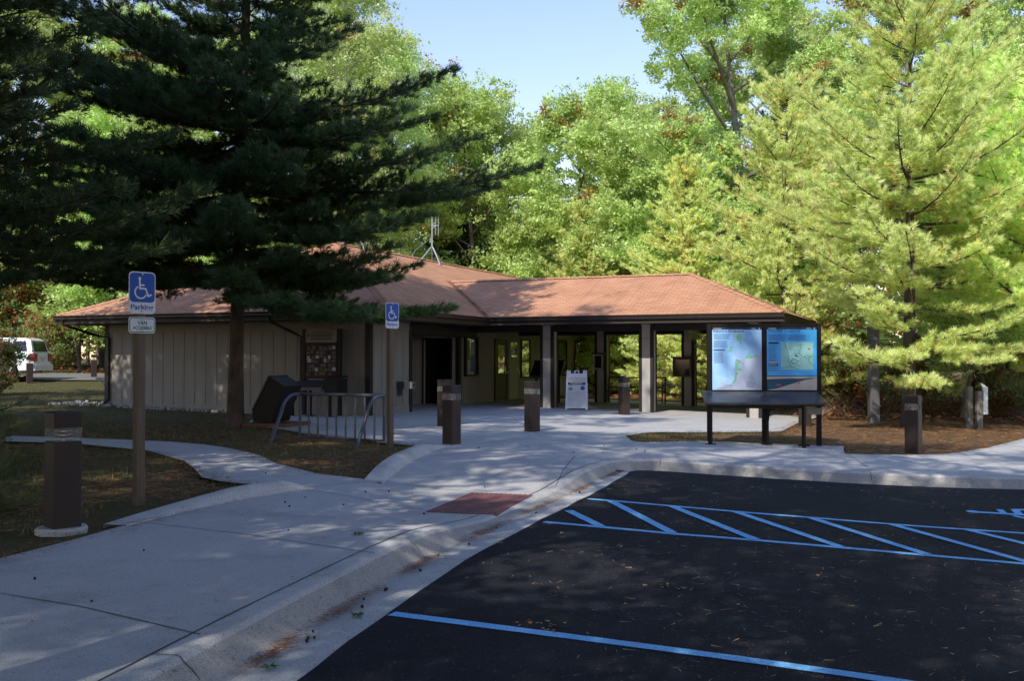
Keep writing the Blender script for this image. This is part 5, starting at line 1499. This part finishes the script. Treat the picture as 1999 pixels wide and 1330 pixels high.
# --- shrubs
shr = gen_broad('shrub', 95, 2.6, .03, .25, 1.25, nl=9000, ls=.13, cols=G3, acc=.25, accent=(.45, .15, .05), cs=.55, sec=3, multi=3)
shp = gen_pine('small_pine', 33, 3.6, .05, .2, lambda z: 1.7*(1-z/3.8)**.7+.1, K=16, ln=.13, wd=.022, whorl=.34, step=.18, tw=.11, orange=.15, per=7, dark=1.1)
HG = 'shrubs at the wood edge'
for i, (x, y, s, lab) in enumerate(((-6.9, 56, 1.7, 'orange flecked shrub left of the roof antenna'), (-3.6, 54, 1.5, 'shrub just right of the roof antenna foot'), (.8, 54, 1.6, 'shrub behind the roof valley'),
        (-24.4, 55.5, .8, 'low dark shrub between the vehicle and grey trunk'), (-20.5, 56, 1.2, 'shrub behind the far barrier rail'), (3.2, 47.5, 1.0, 'shrub seen through the left porch bay'),
        (13.2, 33.5, .7, 'low shrub left of the wooden sign post'), (16.0, 33, .8, 'dark shrub right of the wooden sign post'), (18.5, 36, 1.1, 'orange leaved shrub at the right edge'),
        (12.1, 36.5, 1.1, 'dark shrub behind the bright pine trunk'), (9.2, 34.8, .9, 'shrub at the outer corner of the porch'), (-28.5, 60, 1.5, 'shrub behind the white vehicle'), (-17.6, 35.2, .62, 'low shrub at the left edge in front of the white vehicle'), (-23.5, 50.6, .9, 'shrub on the verge right of the white vehicle'), (-26.5, 53.5, 1.5, 'tall shrub close behind the rear of the white vehicle'))):
    place(shr, x, y, i*1.3, s, lab, 'shrub', HG, first=(i == 0))
for i, (x, y, s, lab) in enumerate(((5.1, 46.5, 1.0, 'small pine glimpsed through the left porch bay'), (7.6, 42.4, 1.05, 'small pine filling the middle porch bay'), (9.8, 41.2, 1.1, 'small pine filling the right porch bay'),
        (12.0, 39.5, 1.2, 'small pine behind the map kiosk'), (16.6, 40, 1.1, 'small pine right of the bright pine trunk'))):
    place(shp, x, y, i*1.7, s, lab, 'pine', 'small pines behind the porch', first=(i == 0))

# --- deep wood closing the horizon (one mass)
def woodland():
    rng = np.random.default_rng(7); pts = []; trunks = MB(); r = random.Random(7)
    for i in range(150):
        a = r.uniform(-.62, .66); d = r.uniform(72, 108); x, y = d*math.sin(a), d*math.cos(a); hgt = r.uniform(9, 15)
        z0 = height(x, y)
        trunks.tube([(x, y, z0-.3), (x+r.uniform(-.3, .3), y, z0+hgt*.6)], [r.uniform(.10, .2), .06], 5, 0, False)
        k = 26; c = np.stack([x+rng.normal(size=k)*1.7, y+rng.normal(size=k)*1.7, z0+hgt*(.12+.88*rng.random(k)**.8)], 1); pts.append(c)
    c = np.concatenate(pts); k = 42; n = len(c)*k
    p = np.repeat(c, k, 0)+rng.normal(size=(n, 3))*np.array([.9, .9, .7]); nm = unit(rng.normal(size=(n, 3))+np.array([0, -.2, .4])); tg = unit(np.cross(nm, rng.normal(size=(n, 3)))); bt = np.cross(nm, tg); s = .34*rng.uniform(.6, 1.2, (n, 1))
    V = np.stack([p-tg*s*.5, p+bt*s*.35, p+tg*s*.5, p-bt*s*.35], 1).reshape(-1, 3)
    g = np.repeat(rng.random(len(c)), k)*.7+.3*rng.random(n)
    col = np.array([.07, .11, .03])+(np.array([.24, .28, .08])-np.array([.07, .11, .03]))*g[:, None]
    am = np.repeat(rng.random(len(c)) < .10, k); col[am] = np.array([.35, .16, .05])*(.6+.6*rng.random((am.sum(), 1)))
    col = np.repeat(col, 4, 0); col = np.concatenate([col, np.ones((len(col), 1))], 1)
    o = np_mesh('woodland', V, 4, [MAT['leaf']], col)
    tag(o, 'distant mixed woodland closing the view', 'woodland', kind='stuff')
    t = trunks.build('trunks', MAT['bark_grey'], o, fix=False)
woodland()

# ------------------------------------------------------------------ ground cover
def scatter_tris(name, label, pts, rng, ln, wd, flat, cols, mat, K=1, lean=.5, kind='stuff', cat='ground cover'):
    n = len(pts)
    if flat:
        a = rng.uniform(0, 2*np.pi, n); d = np.stack([np.cos(a), np.sin(a), rng.normal(size=n)*.04], 1)
    else:
        d = unit(rng.normal(size=(n, 3))*lean*np.array([1, 1, .2])+np.array([0, 0, 1]))
    L = ln*rng.uniform(.5, 1.2, (n, 1)); s = unit(np.cross(d, np.array([0, 0, 1.])+rng.normal(size=(n, 3))*.3))*wd*.5
    V = np.stack([pts-s, pts+s, pts+d*L], 1).reshape(-1, 3)
    c = np.array(cols)[rng.integers(0, len(cols), n)]*(.7+.6*rng.random((n, 1))); c = np.repeat(c, 3, 0); c = np.concatenate([np.clip(c, 0, 1), np.ones((len(c), 1))], 1)
    o = np_mesh(name, V, 3, [mat], c); return tag(o, label, cat, kind=kind)
RG = np.random.default_rng(99)
def spots(n, x0, x1, y0, y1, keep):
    out = []
    while len(out) < n:
        x, y = RG.uniform(x0, x1), RG.uniform(y0, y1)
        if keep(x, y): out.append((x, y))
    return out
HOUSE = [bw(-9.5, -.1), bw(.1, -.1), bw(.1, 26), bw(-9.5, 26)]
def off_walk(x, y): return not inpoly(walk_poly, x, y) and not inpoly(HOUSE, x, y) and not inpoly(asp_poly, x, y) and not inpoly(kback+[(30, 12), (30, -6), (-4, -6)], x, y)
def patch(x, y, s=.8): return math.sin(x*1.3*s+2*math.sin(y*.7*s))+math.sin(y*1.1*s+1.7*math.sin(x*.9*s))
ga = spots(26000, -22, -1.4, 12.5, 42, lambda x, y: off_walk(x, y) and patch(x, y) > -.4+.9*(RG.random()-.5))
ga += spots(3500, -9, -1.2, 8.5, 21, lambda x, y: off_walk(x, y) and patch(x, y, 2) > .5)
gp = np.array([(x, y, height(x, y)-.05) for x, y in ga])
gl = np.where(gp[:, 1] > 25, 1.35, 1)
scatter_tris('grass', 'thin short grass on the lawn left of the building', gp, RG, .11, .012, False, [(.075, .10, .026), (.13, .15, .04), (.20, .18, .065), (.26, .20, .09)], MAT['grass'], lean=.8)
# tufts along the walk borders
def border(pts, per_m, w, ln, name, label):
    out = []
    for a, b in zip(pts[:-1], pts[1:]):
        a, b = Vector(a), Vector(b); L = (b-a).length
        for k in range(int(L*per_m)):
            q = a.lerp(b, RG.random()); out.append((q.x+RG.normal()*w*1.5, q.y+RG.normal()*w*1.5))
    out = [(x, y) for x, y in out if not inpoly(asp_poly, x, y)]
    p = np.array([(x, y, pave(x, y)-.035) for x, y in out])
    scatter_tris(name, label, p, RG, ln, .008, False, [(.05, .075, .02), (.10, .12, .035), (.17, .15, .06), (.24, .17, .08)], MAT['grass'], lean=.9)
border([(-1.45, 17.95), (-2.13, 18.6), (-3.2, 19.8), (-4.3, 21.2), (-5.2, 22.6)], 260, .06, .10, 'grass', 'grass fringe along the plaza below the bike rack')
border([(-1.6, 17.7), (-1.75, 15.2), (-1.9, 13.3), (-2.63, 13.8), (-3.49, 15.14), (-4.83, 17.6), (-6.34, 18.87)], 170, .05, .07, 'grass', 'grass fringe along the left path')
border([(-2.9, 12.3), (-3.65, 12.9), (-4.48, 14.41), (-6.06, 17.02), (-7.77, 18.2)], 170, .05, .07, 'grass', 'grass fringe along the near side of the left path')
border([(4.07, 20.24), (3.4, 20.0), (2.5, 19.35), (2.33, 20.5), (2.8, 21.9), (3.9, 22.55), (6.32, 23.97)], 300, .07, .09, 'grass', 'grass fringe of the planted island before the porch')
border([(6.5, 20.0), (5.95, 18.25), (7.34, 18.5), (8.33, 19.15), (11.73, 23.4)], 130, .05, .05, 'grass', 'grass fringe along the right sidewalk')
ISL = [(2.33, 19.6), (2.9, 19.6), (4.07, 20.24), (6.5, 20.0), (6.4, 23.7), (5.2, 23.3), (3.9, 22.55), (2.33, 20.9)]
gi = spots(5200, 2.3, 6.6, 19, 24, lambda x, y: inpoly(ISL, x, y) and patch(x, y, 2) > -.6)
scatter_tris('grass', 'dry grass on the small island before the porch', np.array([(x, y, height(x, y)-.05) for x, y in gi]), RG, .10, .010, False, [(.07, .09, .025), (.14, .14, .045), (.25, .19, .09), (.30, .22, .10)], MAT['grass'], lean=.9)
border([(-2.5, 12.25), (-2.95, 11.65), (-3.3, 10.7), (-3.62, 9.75), (-3.85, 8.5), (-4.1, 7.5), (-5.0, 4)], 220, .05, .06, 'grass', 'sparse grass along the near edge of the sidewalk')
# needles spilling from the beds onto the concrete
sp_ = []
for run in ([(-2.95, 11.65), (-3.57, 9.75), (-3.85, 8.4), (-4.1, 7.5), (-5.0, 4)], [(-2.62, 12.2), (-3.65, 12.9), (-4.48, 14.41), (-6.06, 17.02)], [(-1.74, 13.25), (-2.63, 13.8), (-3.49, 15.14), (-4.83, 17.6)], [(-1.45, 17.95), (-2.13, 18.6), (-4.3, 21.2)], [(5.95, 18.25), (7.34, 18.5), (8.33, 19.15), (11.73, 23.4)], [(2.5, 19.35), (4.07, 20.24), (6.5, 20.0)], [(3.9, 22.55), (6.32, 23.97), (8.1, 28.6)]):
    for a, b in zip(run[:-1], run[1:]):
        a, b = Vector(a), Vector(b)
        for k in range(int((b-a).length*150)):
            q = a.lerp(b, RG.random()); x, y = q.x+RG.normal()*.13, q.y+RG.normal()*.13; sp_.append((x, y, pave(x, y)+.008+.01*RG.random()))
scatter_tris('fallen_needles', 'brown needles spilling from the beds over the concrete edges', np.array(sp_), RG, .10, .006, True, [(.30, .15, .06), (.22, .11, .045), (.15, .08, .04)], MAT['litter'])
# fallen pine needles
nd = spots(26000, 5.9, 19, 18, 38, lambda x, y: off_walk(x, y)) + spots(15000, -9, -1.2, 6, 24, lambda x, y: off_walk(x, y) and patch(x, y) < .6)
ndp = np.array([(x, y, height(x, y)-.028+.02*RG.random()) for x, y in nd])
DN = [(.34, .17, .07), (.26, .125, .05), (.42, .24, .11), (.16, .08, .04)]
scatter_tris('fallen_needles', 'orange brown carpet of fallen pine needles', ndp, RG, .15, .012, True, DN, MAT['litter'])
def fl_at(t): i = min(len(FL)-2, int(t)); return FL[i].lerp(FL[i+1], t-i), left_normal(FL, i)
pn = []
for k in range(4000):
    t = RG.uniform(2, 38); p, nn = fl_at(t); dens = .5+.5*math.sin(t*1.7)
    if RG.random() > dens: continue
    q = p-nn*(.015+abs(RG.normal())*.04); pn.append((q.x, q.y, z_lot(q.x, q.y)+.006+.012*RG.random()))
scatter_tris('fallen_needles', 'drift of brown pine needles lying in the gutter', np.array(pn), RG, .12, .006, True, DN, MAT['litter'])
pn = [(x, y, z_lot(x, y)+.008) for x, y in spots(1000, -1, 7, 5, 14.5, lambda x, y: inpoly(asp_poly, x, y) and patch(x, y) > -.6)]
pn += [(x, y, pave(x, y)+.006) for x, y in spots(420, -4, 8, 4, 20, lambda x, y: inpoly(walk_poly, x, y))]
scatter_tris('fallen_needles', 'loose pine needles scattered over asphalt and concrete', np.array(pn), RG,   .09, .0055, True, [(.50, .32, .17), (.40, .23, .11), (.30, .17, .09)], MAT['litter'])
lf = [(x, y, z_lot(x, y)+.012) for cx, cy, n in ((1.25, 7.6, 16), (.15, 6.55, 14), (.32, 6.45, 8), (2.4, 8.2, 8), (3.4, 6.3, 8), (.9, 9.2, 5), (4.4, 8.3, 5)) for x, y in [(cx+RG.normal()*.09, cy+RG.normal()*.06) for _ in range(n)]]
lf += [(x, y, z_lot(x, y)+.012) for x, y in spots(26, -1, 7, 5, 14.5, lambda x, y: inpoly(asp_poly, x, y))]+[(x, y, pave(x, y)+.01) for x, y in spots(60, -4.5, 8, 5, 20, lambda x, y: inpoly(walk_poly, x, y))]
scatter_tris('leaf_litter', 'scraps of dry brown leaves on asphalt and sidewalk', np.array(lf), RG, .036, .026, True, [(.36, .20, .08), (.28, .14, .06), (.42, .30, .14)], MAT['litter'])
# needles caught on the roof
rn = []
for k in range(2600):
    if k % 2: u = RG.uniform(uj, 1.2); v_ = 5.1+(1.2-u)*(RV-5.1)/(1.2-uj)+RG.normal()*.12; z = ZE+(1.2-u)*sl
    else: u = RG.uniform(-4.4, 1.1); v_ = RG.uniform(-.5, 6); z = ZE+min(1.2-u, (v_+1)*.89)*sl
    x, y = bw(u, v_); rn.append((x, y, z+.045))
scatter_tris('fallen_needles', 'dead needles caught on the roof shingles and in the valley', np.array(rn), RG, .13, .010, True, [(.30, .16, .08), (.20, .10, .05), (.14, .08, .05)], MAT['litter'])
# dead brush on the right
def brush():
    mb = MB(); r = random.Random(3)
    for k in range(520):
        x, y = r.uniform(8.6, 19), r.uniform(31.5, 39)
        z = height(x, y); a = r.uniform(0, 2*PI); l = r.uniform(.4, 1.1)
        p1 = (x+math.cos(a)*l*.5, y+math.sin(a)*l*.5, z+l*r.uniform(.2, .6)); p2 = (x+math.cos(a+.4)*l, y+math.sin(a+.4)*l, z+l*r.uniform(.2, .9))
        mb.tube([(x, y, z-.05), p1, p2], [.012, .008, .004], 3, 0, False)
        for q in range(2):
            b = r.uniform(0, 2*PI); mb.tube([p1, (p1[0]+.35*math.cos(b), p1[1]+.35*math.sin(b), p1[2]+r.uniform(-.1, .35))], [.006, .003], 3, 0, False)
    tag(mb.build('dead_brush', MAT['twig'], fix=False), 'tangle of dead brown brush at the wood edge on the right', 'brush', kind='stuff')
brush()
bl = spots(5000, 8.4, 20, 30.5, 40, lambda x, y: True)+spots(3000, -30, -16, 50, 60, lambda x, y: True)+spots(1800, 1, 9, 41, 50, lambda x, y: True)
scatter_tris('leaf_litter', 'dry orange leaf litter under the trees', np.array([(x, y, height(x, y)-.02+.12*RG.random()) for x, y in bl]), RG, .16, .10, True, [(.45, .22, .08), (.36, .15, .06), (.50, .32, .12), (.25, .13, .07)], MAT['litter'])
# stones along the wall foot
def stones():
    mb = MB(); r = random.Random(12)
    for k in range(420):
        u = r.uniform(-11, -1.9); v = -r.uniform(.08, .55) if u > -9.5 else r.uniform(-.8, .8)
        x, y = bw(u, v); z = height(x, y)-.03; s = r.uniform(.025, .075)
        a = r.uniform(0, PI)
        ring = [(x+s*r.uniform(.8, 1.2)*math.cos(a+2*PI*i/6), y+s*r.uniform(.6, 1.1)*math.sin(a+2*PI*i/6)) for i in range(6)]
        vs = [(p[0], p[1], z) for p in ring]+[(x+(p[0]-x)*.7, y+(p[1]-y)*.7, z+s*.9) for p in ring]
        mb.mesh(vs, [(i, (i+1) % 6, 6+(i+1) % 6, 6+i) for i in range(6)]+[(6, 7, 8, 9, 10, 11)])
    tag(mb.build('stones', MAT['stone'], fix=False), 'strip of small grey stones along the foot of the tan wall', 'stones', kind='stuff')
stones()
# small cones on the pavement
def cones():
    mb = MB(); n, m_ = 8, 5; vs = []; fs = []
    for j in range(m_+1):
        t = PI*j/m_
        for i in range(n):
            a = 2*PI*i/n+.4*(j % 2); w = 1+.25*(i % 2)
            vs.append((.017*math.sin(t)*math.cos(a)*w, .017*math.sin(t)*math.sin(a)*w, .019*math.cos(t)+.017))
    for j in range(m_):
        for i in range(n): fs.append((j*n+i, (j+1)*n+i, (j+1)*n+(i+1) % n, j*n+(i+1) % n))
    mb.mesh(vs, fs); first = mb.build('pine_cone', MAT['cone'])
    tag(first, 'tiny dark cone lying loose on the pavement', 'pine cone', 'small cones on the pavement')
    L = [(x, y, pave(x, y)) for x, y in spots(24, -3.4, 3, 5.2, 19, lambda x, y: inpoly(walk_poly, x, y))]
    for k in range(16):
        p, nn = fl_at(RG.uniform(8, 36)); q = p-nn*RG.uniform(.05, .16); L.append((q.x, q.y, z_lot(q.x, q.y)-.004))
    L += [(x, y, z_lot(x, y)+.004) for x, y in spots(12, -.6, 6, 5.6, 14, lambda x, y: inpoly(asp_poly, x, y))]
    for i, (x, y, z) in enumerate(L):
        o = first if i == 0 else first.copy()
        if i: COL.objects.link(o)
        s = RG.uniform(.38, .68); o.location = (x, y, z); o.scale = (s, s, s); o.rotation_euler = (RG.uniform(-.3, .3), RG.uniform(-.3, .3), RG.uniform(0, 6))
cones()
def fallen_leaf(x, y, z, rz, s, label):
    out = []
    for k in range(14):
        a = 2*PI*k/14; r_ = s*(1 if k % 2 == 0 else .5)*(1.2 if k == 0 else 1); out.append((r_*math.cos(a), r_*math.sin(a)*.8, .006+.012*(k % 3)))
    mb = MB(); mb.mesh([(0, 0, .012)]+out, [(0, 1+k, 1+(k+1) % 14) for k in range(14)]); mb.tube([(-s*.5, 0, .01), (-s*1.4, .01, .008)], .002, 4)
    o = mb.build('fallen_leaf', MAT['green_leaf'], fix=False); o.location = (x, y, z); o.rotation_euler = (0, 0, rz)
    return tag(o, label, 'leaf')
MAT['green_leaf'] = simple('fresh_green_leaf', (.10, .17, .05), (.07, .12, .035), 30, .6)
p_, n_ = fl_at(11.5); q_ = p_-n_*.16
fallen_leaf(-1.33, 5.62, z_lot(-1.33, 5.62)+.0, .4, .055, 'green lobed leaf in the gutter at the bottom of the photo')
fallen_leaf(-1.02, 6.75, z_lot(-1.02, 6.75)+.0, 2.2, .06, 'green lobed leaf in the gutter above the first one')
fallen_leaf(-1.35, 9.0, pave(-1.35, 9.0), 1.0, .06, 'pale green leaf on the sidewalk near the kerb')

# ------------------------------------------------------------------ light, sky, camera
SUN_AZ, SUN_EL = math.radians(205), math.radians(42)      # measured clockwise from +Y
w = bpy.data.worlds.new('World'); SC.world = w; w.use_nodes = True
nt = w.node_tree; sk = nt.nodes.new('ShaderNodeTexSky'); sk.sky_type = 'NISHITA'; sk.sun_disc = False
sk.sun_elevation = SUN_EL; sk.sun_rotation = SUN_AZ; sk.air_density = 1.8; sk.dust_density = 0.0; sk.ozone_density = 2.2; sk.altitude = 0
hz = nt.nodes.new('ShaderNodeMix'); hz.data_type = 'RGBA'; hz.blend_type = 'MULTIPLY'; hz.inputs[0].default_value = 1; hz.inputs[7].default_value = (1.24, 1.17, 1.52, 1)
nt.links.new(sk.outputs[0], hz.inputs[6]); nt.links.new(hz.outputs[2], nt.nodes['Background'].inputs[0]); nt.nodes['Background'].inputs[1].default_value = .15
sd = bpy.data.lights.new('sun', 'SUN'); sd.energy = 5.0; sd.angle = math.radians(.53); sd.color = (1.0, .96, .88)
so = bpy.data.objects.new('sun', sd); COL.objects.link(so)
S = Vector((math.sin(SUN_AZ)*math.cos(SUN_EL), math.cos(SUN_AZ)*math.cos(SUN_EL), math.sin(SUN_EL)))
so.rotation_euler = S.to_track_quat('Z', 'Y').to_euler(); so.location = S*60

cd = bpy.data.cameras.new('camera'); cd.sensor_width = 36; cd.lens = 36*1990/1999; cd.clip_end = 3000; cd.clip_start = .1
co = bpy.data.objects.new('camera', cd); COL.objects.link(co)
co.location = (0, 0, 1.55); co.rotation_euler = (PI/2+math.atan(36/1990), 0, 0)
SC.camera = co
SC.render.engine = 'CYCLES'
SC.view_settings.view_transform = 'Standard'; SC.view_settings.look = 'None'; SC.view_settings.exposure = 0; SC.view_settings.gamma = 1
cy = SC.cycles
cy.max_bounces = 9; cy.diffuse_bounces = 5; cy.glossy_bounces = 3; cy.transmission_bounces = 5; cy.transparent_max_bounces = 8
cy.use_denoising = True
try: cy.denoiser = 'OPENIMAGEDENOISE'
except Exception: pass
cy.sample_clamp_indirect = 4
SC.render.use_persistent_data = False
